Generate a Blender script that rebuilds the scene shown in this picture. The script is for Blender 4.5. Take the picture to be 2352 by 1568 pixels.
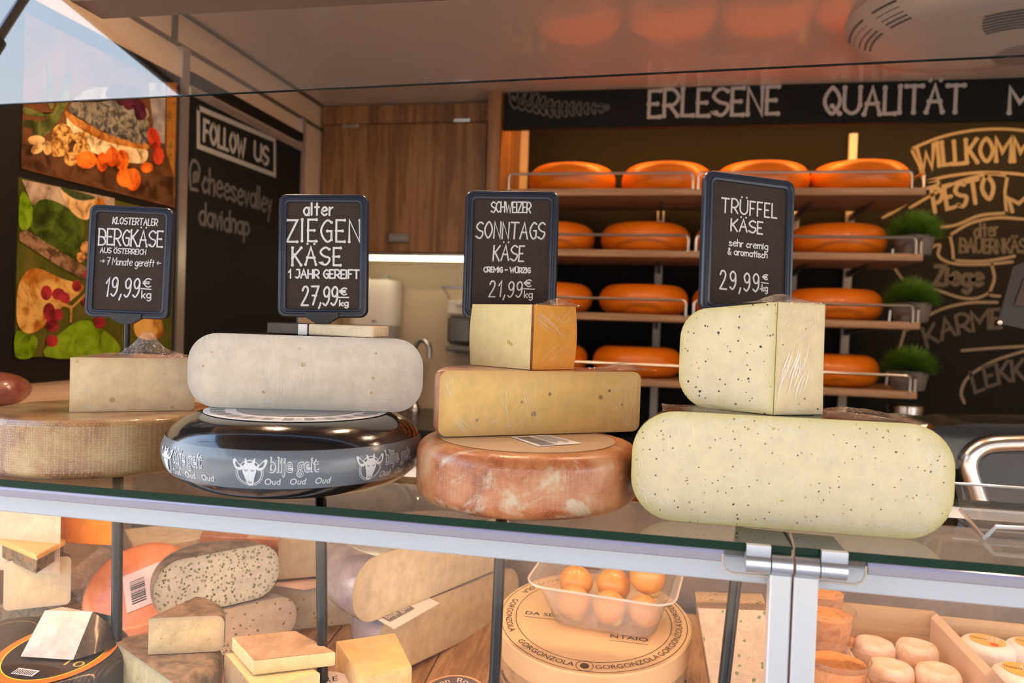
import bpy, bmesh, math, random
import numpy as np
from mathutils import Matrix, Vector

PI = math.pi
R = math.radians
scene = bpy.context.scene
COL = scene.collection
for o in list(bpy.data.objects):
    bpy.data.objects.remove(o)

# ------------------------------------------------------------------ camera
CAM = np.array([0.0, 0.0, 1.6])
FPX = 1700.0
YAW, PIT, ROL = R(11.08), R(-1.2155), R(1.9073)
_f = np.array([-math.sin(YAW) * math.cos(PIT), math.cos(YAW) * math.cos(PIT), math.sin(PIT)])
_r0 = np.array([math.cos(YAW), math.sin(YAW), 0])
_u0 = np.cross(_r0, _f)
_r = math.cos(ROL) * _r0 + math.sin(ROL) * _u0
_u = -math.sin(ROL) * _r0 + math.cos(ROL) * _u0
cd = bpy.data.cameras.new('camera')
cam = bpy.data.objects.new('camera', cd)
COL.objects.link(cam)
M = Matrix.Identity(4)
for i in range(3):
    M[i][0], M[i][1], M[i][2], M[i][3] = _r[i], _u[i], -_f[i], CAM[i]
cam.matrix_world = M
cd.sensor_width = 36.0
cd.lens = 36.0 * FPX / 2352.0
cd.clip_start = 0.02
cd.dof.use_dof = True
cd.dof.focus_distance = 0.93
cd.dof.aperture_fstop = 4.5
scene.camera = cam


def ray(x, y):
    return _f + _r * ((x - 1176) / FPX) - _u * ((y - 784) / FPX)


def aty(x, y, Y):
    d = ray(x, y)
    return CAM + d * (Y / d[1])


def atz(x, y, Z):
    d = ray(x, y)
    return CAM + d * ((Z - 1.6) / d[2])


def atx(x, y, X):
    d = ray(x, y)
    return CAM + d * (X / d[0])


# ------------------------------------------------------------------ world: bright open sky above a dim street horizon
w = bpy.data.worlds.new('sky')
scene.world = w
w.use_nodes = True
nt = w.node_tree
nt.nodes.clear()
tc = nt.nodes.new('ShaderNodeTexCoord')
sep = nt.nodes.new('ShaderNodeSeparateXYZ')
ramp = nt.nodes.new('ShaderNodeValToRGB')
bg = nt.nodes.new('ShaderNodeBackground')
wo = nt.nodes.new('ShaderNodeOutputWorld')
nt.links.new(tc.outputs['Generated'], sep.inputs[0])
nt.links.new(sep.outputs['Z'], ramp.inputs[0])
nt.links.new(ramp.outputs[0], bg.inputs[0])
nt.links.new(bg.outputs[0], wo.inputs[0])
while len(ramp.color_ramp.elements) < 3:
    ramp.color_ramp.elements.new(0.5)
for e_, (p_, c_) in zip(ramp.color_ramp.elements, ((0.0, (1.0, 0.96, 0.91)), (0.30, (0.68, 0.83, 1.0)), (0.85, (0.36, 0.58, 1.0)))):
    e_.position = p_
    e_.color = (*c_, 1)
SKY = 4.2
bg.inputs[1].default_value = SKY
# high sun behind the trailer: the counter is in shade, the square in front is sunlit
sl_ = bpy.data.lights.new('sun', 'SUN')
sl_.energy = 30.0
sl_.color = (1.0, 0.90, 0.76)
sl_.angle = R(0.6)
sun = bpy.data.objects.new('sun', sl_)
COL.objects.link(sun)
sun.rotation_euler = (R(-38), R(12), 0)
scene.cycles.max_bounces = 9
scene.cycles.diffuse_bounces = 4
scene.cycles.glossy_bounces = 4
scene.cycles.transparent_max_bounces = 16
scene.cycles.caustics_reflective = False
scene.cycles.caustics_refractive = False
scene.view_settings.view_transform = 'Standard'
scene.view_settings.look = 'None'
scene.view_settings.exposure = 0.0
scene.view_settings.gamma = 1.0
scene.view_settings.use_curve_mapping = False
CASE_LED, HEADER_LED, CABINET_LED, CEILING_LED = 68.0, 70.0, 9.0, 260.0

# ------------------------------------------------------------------ materials
MATS = {}


def pm(name, col=(0.8, 0.8, 0.8), rough=0.5, metal=0.0, coat=0.0, spec=0.5, coat_rough=0.08, sss=0.0):
    m = bpy.data.materials.new(name)
    m.use_nodes = True
    b = m.node_tree.nodes['Principled BSDF']
    b.inputs['Base Color'].default_value = (*col, 1)
    b.inputs['Roughness'].default_value = rough
    b.inputs['Metallic'].default_value = metal
    b.inputs['Specular IOR Level'].default_value = spec
    b.inputs['Coat Weight'].default_value = coat
    b.inputs['Coat Roughness'].default_value = coat_rough
    if sss:
        b.inputs['Subsurface Weight'].default_value = sss
        b.inputs['Subsurface Radius'].default_value = (0.02, 0.012, 0.006)
        b.inputs['Subsurface Scale'].default_value = 0.3
    MATS[name] = m
    return m


def N(m, t, **kw):
    n = m.node_tree.nodes.new(t)
    for k, v in kw.items():
        if k in n.inputs:
            n.inputs[k].default_value = v
        else:
            setattr(n, k, v)
    return n


def L(m, a, b):
    m.node_tree.links.new(a, b)


def bsdf(m):
    return m.node_tree.nodes['Principled BSDF']


def coords(m, scale=(1, 1, 1), rot=(0, 0, 0), loc=(0, 0, 0)):
    t = N(m, 'ShaderNodeTexCoord')
    mp = N(m, 'ShaderNodeMapping')
    mp.inputs['Scale'].default_value = scale
    mp.inputs['Rotation'].default_value = rot
    mp.inputs['Location'].default_value = loc
    L(m, t.outputs['Object'], mp.inputs['Vector'])
    return mp.outputs['Vector']


def rampn(m, fac, stops):
    r = N(m, 'ShaderNodeValToRGB')
    el = r.color_ramp.elements
    while len(el) < len(stops):
        el.new(0.5)
    for e, (p, c) in zip(el, stops):
        e.position = p
        e.color = (*c, 1)
    L(m, fac, r.inputs[0])
    return r.outputs[0]


def mix(m, fac, a, b):
    n = N(m, 'ShaderNodeMix', data_type='RGBA')
    for s, v in ((n.inputs[0], fac), (n.inputs[6], a), (n.inputs[7], b)):
        if hasattr(v, 'is_linked') or hasattr(v, 'links'):
            L(m, v, s)
        elif isinstance(v, (int, float)):
            s.default_value = v
        else:
            s.default_value = (*v, 1)
    return n.outputs[2]


def noise(m, vec, scale, detail=3.0, rough=0.55, dist=0.0):
    n = N(m, 'ShaderNodeTexNoise')
    n.inputs['Scale'].default_value = scale
    n.inputs['Detail'].default_value = detail
    n.inputs['Roughness'].default_value = rough
    n.inputs['Distortion'].default_value = dist
    L(m, vec, n.inputs['Vector'])
    return n.outputs['Fac']


def mathn(m, op, a, b=0.0, clamp=False):
    n = N(m, 'ShaderNodeMath', operation=op)
    n.use_clamp = clamp
    for s, v in ((n.inputs[0], a), (n.inputs[1], b)):
        if isinstance(v, (int, float)):
            s.default_value = v
        else:
            L(m, v, s)
    return n.outputs[0]


def bump(m, height, strength, dist=0.001, to='Normal'):
    b = N(m, 'ShaderNodeBump')
    b.inputs['Strength'].default_value = strength
    b.inputs['Distance'].default_value = dist
    L(m, height, b.inputs['Height'])
    L(m, b.outputs[0], bsdf(m).inputs[to])
    return b


def specks(m, vec, scale, size, density, seed=0.0):
    """0/1 mask of small irregular spots; density = share of cells that carry one"""
    v = N(m, 'ShaderNodeTexVoronoi')
    v.inputs['Scale'].default_value = scale
    L(m, vec, v.inputs['Vector'])
    s = N(m, 'ShaderNodeSeparateColor')
    L(m, v.outputs['Color'], s.inputs[0])
    has = mathn(m, 'LESS_THAN', s.outputs[0], density)
    rad = mathn(m, 'MULTIPLY', s.outputs[1], size)
    near = mathn(m, 'LESS_THAN', v.outputs['Distance'], rad)
    return mathn(m, 'MULTIPLY', has, near)


def paste(name, col, edge, mottle=0.06, film=0.5, speck=None, rough=0.42, edge_amt=0.9, streak=0.5):
    """cheese paste under cling film. speck = list of (scale, size, density, colour). 'edge' attribute = nearness of the rind"""
    m = pm(name, col, rough, coat=film, coat_rough=0.06, spec=0.22)
    v = coords(m)
    n1 = noise(m, v, 45, 5, 0.65)
    dark = tuple(c * (1 - mottle * 2.4) for c in col)
    lite = tuple(min(1, c * (1 + mottle)) for c in col)
    c = rampn(m, n1, [(0.36, dark), (0.62, lite)])
    at = N(m, 'ShaderNodeAttribute', attribute_name='edge')
    n2 = noise(m, v, 55, 3)
    e = mathn(m, 'MULTIPLY', at.outputs['Fac'], mathn(m, 'ADD', 0.55, n2), True)
    e = mathn(m, 'MULTIPLY', e, edge_amt)
    c = mix(m, e, c, edge)
    for k, (sc, sz, de, sc_col) in enumerate(speck or []):
        vv = coords(m, loc=(0.37 * k, 0.11 * k, 0.23 * k))
        wob_ = noise(m, vv, sc * 3.0, 2)
        mp = N(m, 'ShaderNodeVectorMath', operation='SCALE')
        cmb = N(m, 'ShaderNodeCombineXYZ')
        for i_ in range(3):
            L(m, wob_, cmb.inputs[i_])
        L(m, cmb.outputs[0], mp.inputs[0])
        mp.inputs['Scale'].default_value = 0.35 / sc
        ad = N(m, 'ShaderNodeVectorMath', operation='ADD')
        L(m, vv, ad.inputs[0])
        L(m, mp.outputs[0], ad.inputs[1])
        c = mix(m, specks(m, ad.outputs[0], sc, sz, de), c, sc_col)
    L(m, c, bsdf(m).inputs['Base Color'])
    # wrinkles and contact patches of the film: thin streaks of gloss in drifting directions
    masks = []
    for k, (rot, sc) in enumerate((((0.3, 0.6, 0.2), 520), ((0.1, -0.9, 0.5), 640), ((0.2, 1.4, 0.1), 430))):
        sv = coords(m, scale=(1, 1, 0.09), rot=rot, loc=(k, 2 * k, 3 * k))
        st = noise(m, sv, sc, 3, 0.6, 0.8)
        area = noise(m, coords(m, loc=(5 + k, k, 1)), 14, 2)
        g = mathn(m, 'MULTIPLY', rampn(m, st, [(0.56, (0, 0, 0)), (0.62, (1, 1, 1))]), rampn(m, area, [(0.47, (0, 0, 0)), (0.56, (1, 1, 1))]))
        masks.append((st, g))
    g = mathn(m, 'MAXIMUM', mathn(m, 'MAXIMUM', masks[0][1], masks[1][1]), masks[2][1])
    L(m, mathn(m, 'ADD', 0.10 * film, mathn(m, 'MULTIPLY', g, film * min(1.0, 0.55 + 0.4 * streak)), True), bsdf(m).inputs['Coat Weight'])
    bsdf(m).inputs['Coat IOR'].default_value = 1.9
    bump(m, mathn(m, 'ADD', masks[0][0], masks[1][0]), 1.0, 0.006, 'Coat Normal')
    bump(m, n1, 0.25, 0.0012)
    return m


def rind(name, cols, scale=30, rough=0.5, coat=0.3, bmp=0.4, bscale=160, stretch=(1, 1, 1)):
    m = pm(name, cols[0], rough, coat=coat)
    v = coords(m, scale=stretch)
    n1 = noise(m, v, scale, 6, 0.65, 0.4)
    k = len(cols)
    c = rampn(m, n1, [(0.37 + 0.26 * i / max(1, k - 1), cc) for i, cc in enumerate(cols)])
    L(m, c, bsdf(m).inputs['Base Color'])
    n2 = noise(m, v, bscale, 4)
    bump(m, n2, bmp, 0.002)
    return m


def woodmat(name, a, b, c, axis='z', scale=1.0, rough=0.5, coat=0.0, knots=True):
    m = pm(name, a, rough, coat=coat)
    s = [14 * scale, 14 * scale, 14 * scale]
    s['xyz'.index(axis)] = 0.8 * scale
    v = coords(m, scale=tuple(s))
    n1 = noise(m, v, 2.4, 7, 0.7, 0.5)
    s2 = [x * 0.35 for x in s]
    v2 = coords(m, scale=tuple(s2), loc=(3, 5, 7))
    n2 = noise(m, v2, 1.0, 3, 0.5)
    col = rampn(m, n1, [(0.34, tuple(q_ * 0.6 for q_ in a)), (0.45, a), (0.54, b), (0.68, c)])
    col = mix(m, mathn(m, 'MULTIPLY', n2, 0.45), col, a)
    if knots:
        kv = coords(m, scale=tuple((6 * scale if i != 'xyz'.index(axis) else 2.2 * scale) for i in range(3)), loc=(1, 2, 3))
        vo = N(m, 'ShaderNodeTexVoronoi')
        vo.inputs['Scale'].default_value = 1.0
        L(m, kv, vo.inputs['Vector'])
        k = mathn(m, 'SUBTRACT', 1.0, mathn(m, 'MULTIPLY', vo.outputs['Distance'], 4.5), True)
        col = mix(m, mathn(m, 'MULTIPLY', k, 0.75), col, tuple(x * 0.35 for x in a))
    L(m, col, bsdf(m).inputs['Base Color'])
    bump(m, n1, 0.15, 0.001)
    return m


def thin_glass(name, tint=(1, 1, 1), r0=0.04, rough=0.0, haze=0.0, hazecol=(1, 1, 1)):
    m = bpy.data.materials.new(name)
    m.use_nodes = True
    t = m.node_tree
    t.nodes.clear()
    out = N(m, 'ShaderNodeOutputMaterial')
    tr = N(m, 'ShaderNodeBsdfTransparent')
    tr.inputs[0].default_value = (*tint, 1)
    gl = N(m, 'ShaderNodeBsdfGlossy')
    gl.inputs['Roughness'].default_value = rough
    lw = N(m, 'ShaderNodeLayerWeight')
    lw.inputs[0].default_value = 0.5
    p = mathn(m, 'POWER', lw.outputs['Facing'], 5.0)
    f = mathn(m, 'ADD', mathn(m, 'MULTIPLY', p, 1 - r0), r0)
    base = tr.outputs[0]
    if haze:
        df = N(m, 'ShaderNodeBsdfDiffuse')
        df.inputs[0].default_value = (*hazecol, 1)
        mh = N(m, 'ShaderNodeMixShader')
        mh.inputs[0].default_value = haze
        L(m, base, mh.inputs[1])
        L(m, df.outputs[0], mh.inputs[2])
        base = mh.outputs[0]
    mx = N(m, 'ShaderNodeMixShader')
    L(m, f, mx.inputs[0])
    L(m, base, mx.inputs[1])
    L(m, gl.outputs[0], mx.inputs[2])
    L(m, mx.outputs[0], out.inputs[0])
    MATS[name] = m
    return m


def film_mat(name='film', tint=(1, 1, 1), haze=0.04):
    m = thin_glass(name, tint, 0.10, 0.08, haze)
    gl = [n for n in m.node_tree.nodes if n.type == 'BSDF_GLOSSY'][0]
    b = N(m, 'ShaderNodeBump')
    b.inputs['Strength'].default_value = 0.9
    b.inputs['Distance'].default_value = 0.004
    L(m, noise(m, coords(m), 130, 3, 0.6, 1.0), b.inputs['Height'])
    L(m, b.outputs[0], gl.inputs['Normal'])
    return m


def emit(name, col, s):
    m = bpy.data.materials.new(name)
    m.use_nodes = True
    t = m.node_tree
    t.nodes.clear()
    out = N(m, 'ShaderNodeOutputMaterial')
    e = N(m, 'ShaderNodeEmission')
    e.inputs[0].default_value = (*col, 1)
    e.inputs[1].default_value = s
    L(m, e.outputs[0], out.inputs[0])
    MATS[name] = m
    return m


# ------------------------------------------------------------------ mesh helpers
class MB:
    def __init__(self):
        self.v, self.f, self.e = [], [], {}

    def add(self, vs, fs, edge=None):
        n = len(self.v)
        self.v += [tuple(map(float, p)) for p in vs]
        self.f += [tuple(i + n for i in f) for f in fs]
        if edge is not None:
            for i, e in enumerate(edge):
                self.e[n + i] = e
        return self

    def box(self, c, s, rot=None):
        hx, hy, hz = (k / 2 for k in s)
        vs = [(x, y, z) for z in (-hz, hz) for y in (-hy, hy) for x in (-hx, hx)]
        if rot is not None:
            vs = [rot @ Vector(p) for p in vs]
        vs = [(p[0] + c[0], p[1] + c[1], p[2] + c[2]) for p in vs]
        return self.add(vs, [(0, 2, 3, 1), (4, 5, 7, 6), (0, 1, 5, 4), (2, 6, 7, 3), (0, 4, 6, 2), (1, 3, 7, 5)])

    def box2(self, a, b):
        a, b = np.minimum(a, b), np.maximum(a, b)
        return self.box((a + b) / 2, b - a)

    def bbox(self, c, s, bev=0.002, rot=None):
        """box with chamfered edges"""
        h = [k / 2 for k in s]
        bev = min(bev, min(h) * 0.95)
        vs, idx = [], {}
        for sx in (-1, 1):
            for sy in (-1, 1):
                for sz in (-1, 1):
                    for ax in range(3):
                        p = [sx * (h[0] - bev), sy * (h[1] - bev), sz * (h[2] - bev)]
                        p[ax] = (sx, sy, sz)[ax] * h[ax]
                        idx[(sx, sy, sz, ax)] = len(vs)
                        vs.append(p)
        fs = []
        for ax in range(3):
            o = [a for a in range(3) if a != ax]
            for s0 in (-1, 1):
                q = []
                for a, b in ((-1, -1), (1, -1), (1, 1), (-1, 1)):
                    k = [0, 0, 0]
                    k[ax], k[o[0]], k[o[1]] = s0, a, b
                    q.append(idx[(*k, ax)])
                fs.append(q)
            for a in (-1, 1):
                for b in (-1, 1):
                    k1, k2 = [0, 0, 0], [0, 0, 0]
                    k1[ax], k2[ax] = -1, 1
                    for k in (k1, k2):
                        k[o[0]], k[o[1]] = a, b
                    fs.append([idx[(*k1, o[0])], idx[(*k2, o[0])], idx[(*k2, o[1])], idx[(*k1, o[1])]])
        for sx in (-1, 1):
            for sy in (-1, 1):
                for sz in (-1, 1):
                    fs.append([idx[(sx, sy, sz, a)] for a in range(3)])
        if rot is not None:
            vs = [rot @ Vector(p) for p in vs]
        vs = [(p[0] + c[0], p[1] + c[1], p[2] + c[2]) for p in vs]
        return self.add(vs, fs)

    def lathe(self, prof, a0=0.0, a1=2 * PI, n=64, c=(0, 0, 0), wob=None):
        full = abs(a1 - a0 - 2 * PI) < 1e-6
        k = len(prof)
        m = n if full else n + 1
        vs = []
        for i in range(m):
            a = a0 + (a1 - a0) * i / n
            for r, z in prof:
                rr = r * (1 + (wob(a, z) if wob else 0))
                vs.append((c[0] + rr * math.cos(a), c[1] + rr * math.sin(a), c[2] + z))
        fs = []
        for i in range(n):
            j = (i + 1) % m
            for q in range(k - 1):
                fs.append((i * k + q, j * k + q, j * k + q + 1, i * k + q + 1))
        return self.add(vs, fs)

    def tube(self, pts, r, n=8, caps=True):
        pts = [np.array(p, float) for p in pts]
        vs, fs = [], []
        prev = None
        for i, p in enumerate(pts):
            t = pts[min(i + 1, len(pts) - 1)] - pts[max(i - 1, 0)]
            t /= np.linalg.norm(t) + 1e-12
            if prev is None:
                a = np.array([0, 0, 1.0]) if abs(t[2]) < 0.9 else np.array([1.0, 0, 0])
            else:
                a = prev
            b = np.cross(t, a)
            b /= np.linalg.norm(b) + 1e-12
            a = np.cross(b, t)
            prev = a
            rr = r[i] if isinstance(r, (list, tuple)) else r
            for k in range(n):
                an = 2 * PI * k / n
                vs.append(p + rr * (math.cos(an) * a + math.sin(an) * b))
        for i in range(len(pts) - 1):
            for k in range(n):
                fs.append((i * n + k, i * n + (k + 1) % n, (i + 1) * n + (k + 1) % n, (i + 1) * n + k))
        if caps:
            fs.append(tuple(range(n - 1, -1, -1)))
            fs.append(tuple((len(pts) - 1) * n + k for k in range(n)))
        return self.add(vs, fs)

    def prism(self, poly, d):
        """3-D polygon extruded along vector d"""
        n = len(poly)
        d = np.array(d, float)
        vs = [np.array(p, float) for p in poly]
        vs += [p + d for p in vs]
        fs = [tuple(range(n - 1, -1, -1)), tuple(range(n, 2 * n))]
        fs += [(i, (i + 1) % n, n + (i + 1) % n, n + i) for i in range(n)]
        return self.add(vs, fs)

    def loft(self, rings, closed=True, cap0=True, cap1=True):
        k = len(rings[0])
        vs = [p for r in rings for p in r]
        fs = []
        for i in range(len(rings) - 1):
            for q in range(k if closed else k - 1):
                fs.append((i * k + q, i * k + (q + 1) % k, (i + 1) * k + (q + 1) % k, (i + 1) * k + q))
        if cap0:
            fs.append(tuple(range(k - 1, -1, -1)))
        if cap1:
            fs.append(tuple((len(rings) - 1) * k + q for q in range(k)))
        return self.add(vs, fs)

    def sphere(self, c, r, nu=16, nv=10, sc=(1, 1, 1)):
        prof = [(max(1e-5, r * math.cos(a)), r * math.sin(a)) for a in np.linspace(-PI / 2, PI / 2, nv)]
        n0 = len(self.v)
        self.lathe(prof, n=nu)
        for i in range(n0, len(self.v)):
            x, y, z = self.v[i]
            self.v[i] = (x * sc[0] + c[0], y * sc[1] + c[1], z * sc[2] + c[2])
        return self

    def build(self, name, mat, parent=None, smooth=None, local=False):
        vs = self.v
        if parent is not None and not local:
            wm = parent.matrix_basis.copy()
            pp = parent.parent
            while pp is not None:
                wm = pp.matrix_basis @ wm
                pp = pp.parent
            inv = wm.inverted()
            vs = [tuple(inv @ Vector(p)) for p in vs]
        me = bpy.data.meshes.new(name)
        me.from_pydata(vs, [], self.f)
        me.validate()
        if self.e:
            at = me.attributes.new('edge', 'FLOAT', 'POINT')
            for i in range(len(me.vertices)):
                at.data[i].value = self.e.get(i, 0.0)
        bm_norm(me)
        if smooth is not None:
            sm = [True] * len(me.polygons)
            me.polygons.foreach_set('use_smooth', sm)
            me.set_sharp_from_angle(angle=R(smooth))
        me.materials.append(mat)
        o = bpy.data.objects.new(name, me)
        COL.objects.link(o)
        if parent is not None:
            o.parent = parent
        return o


def bm_norm(me):
    bm = bmesh.new()
    bm.from_mesh(me)
    bmesh.ops.remove_doubles(bm, verts=bm.verts, dist=1e-6)
    bmesh.ops.recalc_face_normals(bm, faces=bm.faces)
    bm.to_mesh(me)
    bm.free()


def tag(o, label=None, cat=None, group=None, kind=None):
    if label:
        o['label'] = label
    if cat:
        o['category'] = cat
    if group:
        o['group'] = group
    if kind:
        o['kind'] = kind
    return o


def thing(name, label, cat, loc=(0, 0, 0), rot=(0, 0, 0), group=None):
    o = bpy.data.objects.new(name, None)
    o.empty_display_size = 0.02
    COL.objects.link(o)
    o.location = tuple(map(float, loc))
    o.rotation_euler = rot
    o.matrix_basis = Matrix.LocRotScale(Vector(tuple(map(float, loc))), __import__('mathutils').Euler(rot), None)
    return tag(o, label, cat, group)


def struct(name, mb, mat, smooth=None, parent=None, label=None):
    o = mb.build(name, mat, parent, smooth)
    if parent is None:
        o['kind'] = 'structure'
    return tag(o, label)


def dup(root, loc, rz=None, label=None, group=None):
    def cp(o, par):
        c = o.copy()
        COL.objects.link(c)
        c.parent = par
        for ch in o.children:
            cp(ch, c)
        return c
    r = cp(root, None)
    r.location = tuple(map(float, loc))
    if rz is not None:
        r.rotation_euler = (r.rotation_euler[0], r.rotation_euler[1], rz)
    if label:
        r['label'] = label
    if group:
        r['group'] = group
    return r


# ------------------------------------------------------------------ stroke lettering
GL = {
    'A': (6, '003A60|1454'), 'B': (5, '000A|~0A3A58553505|~053553513000'), 'C': (5, '~593A1805123051'),
    'D': (5, '000A|~0A3A57533000'), 'E': (4, '4A0A0040|0535'), 'F': (4, '4A0A00|0535'), 'G': (5, '~593A1805123051|515535'),
    'H': (5, '000A|505A|0555'), 'I': (0.6, '000A'), 'J': (4, '1A4A|~4A432001'), 'K': (5, '000A|5A04|1650'), 'L': (4, '0A0040'),
    'M': (7, '000A347A70'), 'N': (5, '000A505A'), 'O': (6, '~3A180512305265583A'), 'P': (5, '000A|~0A3A58563404'),
    'Q': (6, '~3A180512305265583A|3360'), 'R': (5, '000A|~0A3A58563404|2450'), 'S': (5, '~593A1907255452300111'),
    'T': (6, '0A6A|3A30'), 'U': (6, '~0A0311305163|636A'), 'V': (6, '0A306A'), 'W': (8, '0A2047608A'), 'Y': (6, '0A356A|3530'),
    'Z': (5, '0A5A0050'), 'Ä': (6, '003A60|1454|1C1C|5C5C'), 'Ö': (6, '~3A180512305265583A|1C1C|5C5C'),
    'Ü': (6, '~0A0311305163|636A|1C1C|5C5C'),
    '0': (5, '~3A1805123052558 3A'.replace(' ', '')), '1': (2.4, '072A20'), '2': (5, '~081A3A483500|0050'), '7': (5, '0A5A20|1545'),
    '9': (4.4, '~482A08153548|~48432001'), '6': (4, '~4A160320423504'), '5': (4, '4A0A05|~0536533001'), '3': (4, '~092A4825|~25432001'),
    ',': (1.2, '110c'), '.': (0.4, '0000'), '-': (4, '0545'), ':': (0.4, '0000|0505'), '&': (5, '~50172A38032054'),
    '€': (5, '~593A17133051|0646|0444'), '>': (7, '0575|577553'), '<': (7, '0575|270523'),
    '@': (8, '~5736343354|~5754647779 5B2B0804103060'.replace(' ', '')),
    'a': (5, '~55361503113052|5650'), 'b': (5, '0A00|~04264553412001'), 'c': (4, '~45261403112041'), 'd': (5, '5A50|~55361503113052'),
    'e': (5, '~0354462603113051'), 'f': (4, '~493A2820|0646'), 'g': (5, '~55361503113052|~56515c3a1b'), 'h': (4, '0A00|~04264540'),
    'i': (0.6, '0600|0808'), 'k': (4, '0A00|4602|1340'), 'l': (0.6, '0A00'), 'm': (7, '0600|~04263530|~34567570'), 'n': (4, '0600|~04264540'),
    'o': (4, '~26050220424526'), 'p': (5, '060a|~04264553412001'), 'r': (3, '0600|~031536'), 's': (4, '~45260523412001'),
    't': (4, '2920|0646'), 'u': (4, '~06022042|4640'), 'v': (4, '062046'), 'w': (6, '0610345066'), 'y': (4, '0621|461a'), 'z': (4, '06460040'),
    'j': (2, '~161b0b|1818'),
}
YC = {c: i for i, c in enumerate('0123456789ABCD')}
YC.update({'d': -1, 'c': -2, 'b': -3, 'a': -4})


def catmull(p, n=6):
    p = [np.array(q, float) for q in p]
    if len(p) < 3:
        return p
    closed = np.linalg.norm(p[0] - p[-1]) < 1e-6
    out = []
    for i in range(len(p) - 1):
        p0 = p[i - 1] if i else (p[-2] if closed else 2 * p[0] - p[1])
        p3 = p[i + 2] if i + 2 < len(p) else (p[1] if closed else 2 * p[-1] - p[-2])
        for k in range(n):
            t = k / n
            out.append(0.5 * (2 * p[i] + (p[i + 1] - p0) * t + (2 * p0 - 5 * p[i] + 4 * p[i + 1] - p3) * t * t + (3 * p[i] - p0 - 3 * p[i + 1] + p3) * t ** 3))
    out.append(p[-1])
    return out


def text_lines(text, gap=1.7, slant=0.0, jitter=0.0, seed=1):
    """polylines in glyph units, and the total width"""
    rnd = random.Random(seed)
    x, out = 0.0, []
    for ch in text:
        if ch == ' ':
            x += 3.6
            continue
        wd, s = GL[ch]
        dy = rnd.uniform(-jitter, jitter)
        for st in s.split('|'):
            cur = st.startswith('~')
            st = st.lstrip('~')
            pts = [(int(st[i]), YC[st[i + 1]]) for i in range(0, len(st) - 1, 2)]
            if cur:
                pts = catmull(pts, 5)
            out.append([np.array((x + p[0] + slant * p[1], p[1] + dy)) for p in pts])
        x += wd + gap
    return out, x - gap


def ribbon(mb, lines, wd, fn, dots=0.0, ref=None):
    """flat pen strokes with round ends, one strip per stroke; fn maps (u, v) to 3-D; strokes lie a hair above each other"""
    hw = wd / 2
    ref = np.array(CAM if ref is None else ref, float)
    for k, ln in enumerate(lines):
        ln = [np.array(p, float) for p in ln]
        q = [ln[0]]
        for p in ln[1:]:
            if np.linalg.norm(p - q[-1]) > hw * 0.12:
                q.append(p)
        ln = q
        p0 = np.array(fn(*ln[0]))
        e = wd * 0.5
        nr = np.cross(np.array(fn(ln[0][0] + e, ln[0][1])) - p0, np.array(fn(ln[0][0], ln[0][1] + e)) - p0)
        nr /= np.linalg.norm(nr) + 1e-12
        if nr @ (ref - p0) < 0:
            nr = -nr
        off = nr * (0.00002 + 0.00002 * (k % 40))
        put = lambda u, v: np.array(fn(u, v)) + off
        if len(ln) == 1:
            mb.add([put(ln[0][0] + 1.2 * hw * math.cos(2 * PI * i / 10), ln[0][1] + 1.2 * hw * math.sin(2 * PI * i / 10)) for i in range(10)], [tuple(range(10))])
            continue
        lt, rt = [], []
        n = len(ln)
        for i in range(n):
            d1 = ln[i] - ln[i - 1] if i else ln[1] - ln[0]
            d2 = ln[i + 1] - ln[i] if i < n - 1 else d1
            d1, d2 = d1 / np.linalg.norm(d1), d2 / np.linalg.norm(d2)
            t = d1 + d2
            t = t / np.linalg.norm(t) if np.linalg.norm(t) > 0.2 else np.array((-d1[1], d1[0]))
            m = np.array((-t[1], t[0]))
            sc = hw / max(0.45, abs(m @ np.array((-d1[1], d1[0]))))
            lt.append(ln[i] + m * sc)
            rt.append(ln[i] - m * sc)
        vs = []
        for i in range(n):
            vs += [put(*lt[i]), put(*rt[i])]
        mb.add(vs, [(2 * i, 2 * i + 1, 2 * i + 3, 2 * i + 2) for i in range(n - 1)])
        for end, (c, d) in enumerate(((ln[0], ln[0] - ln[1]), (ln[-1], ln[-1] - ln[-2]))):
            d = d / np.linalg.norm(d)
            a0 = math.atan2(d[1], d[0])
            if dots:
                r = hw * (1 + dots)
                o2 = nr * (0.0009 * 0 + 0.00001)
                mb.add([put(c[0] + r * math.cos(2 * PI * i / 10), c[1] + r * math.sin(2 * PI * i / 10)) + o2 for i in range(10)], [tuple(range(10))])
            else:
                mb.add([put(c[0] + hw * math.cos(a0 + t_), c[1] + hw * math.sin(a0 + t_)) for t_ in np.linspace(-PI / 2, PI / 2, 6)], [tuple(range(6))])


def fit_text(mb, text, u0, u1, v0, v1, pen, fn, dots=0.0, slant=0.0, cap=10.0, jitter=0.25, seed=1, curve=None, gap=1.7, ref=None):
    """text between u0..u1, baseline v0, cap height up to v1"""
    ls, tw = text_lines(text, gap, slant, jitter, seed)
    sx, sy = (u1 - u0) / tw, (v1 - v0) / cap
    pl = []
    for ln in ls:
        pl.append([(u0 + p[0] * sx, v0 + p[1] * sy + (curve((p[0]) / tw) if curve else 0)) for p in ln])
    ribbon(mb, pl, pen, fn, dots, ref)


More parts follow.
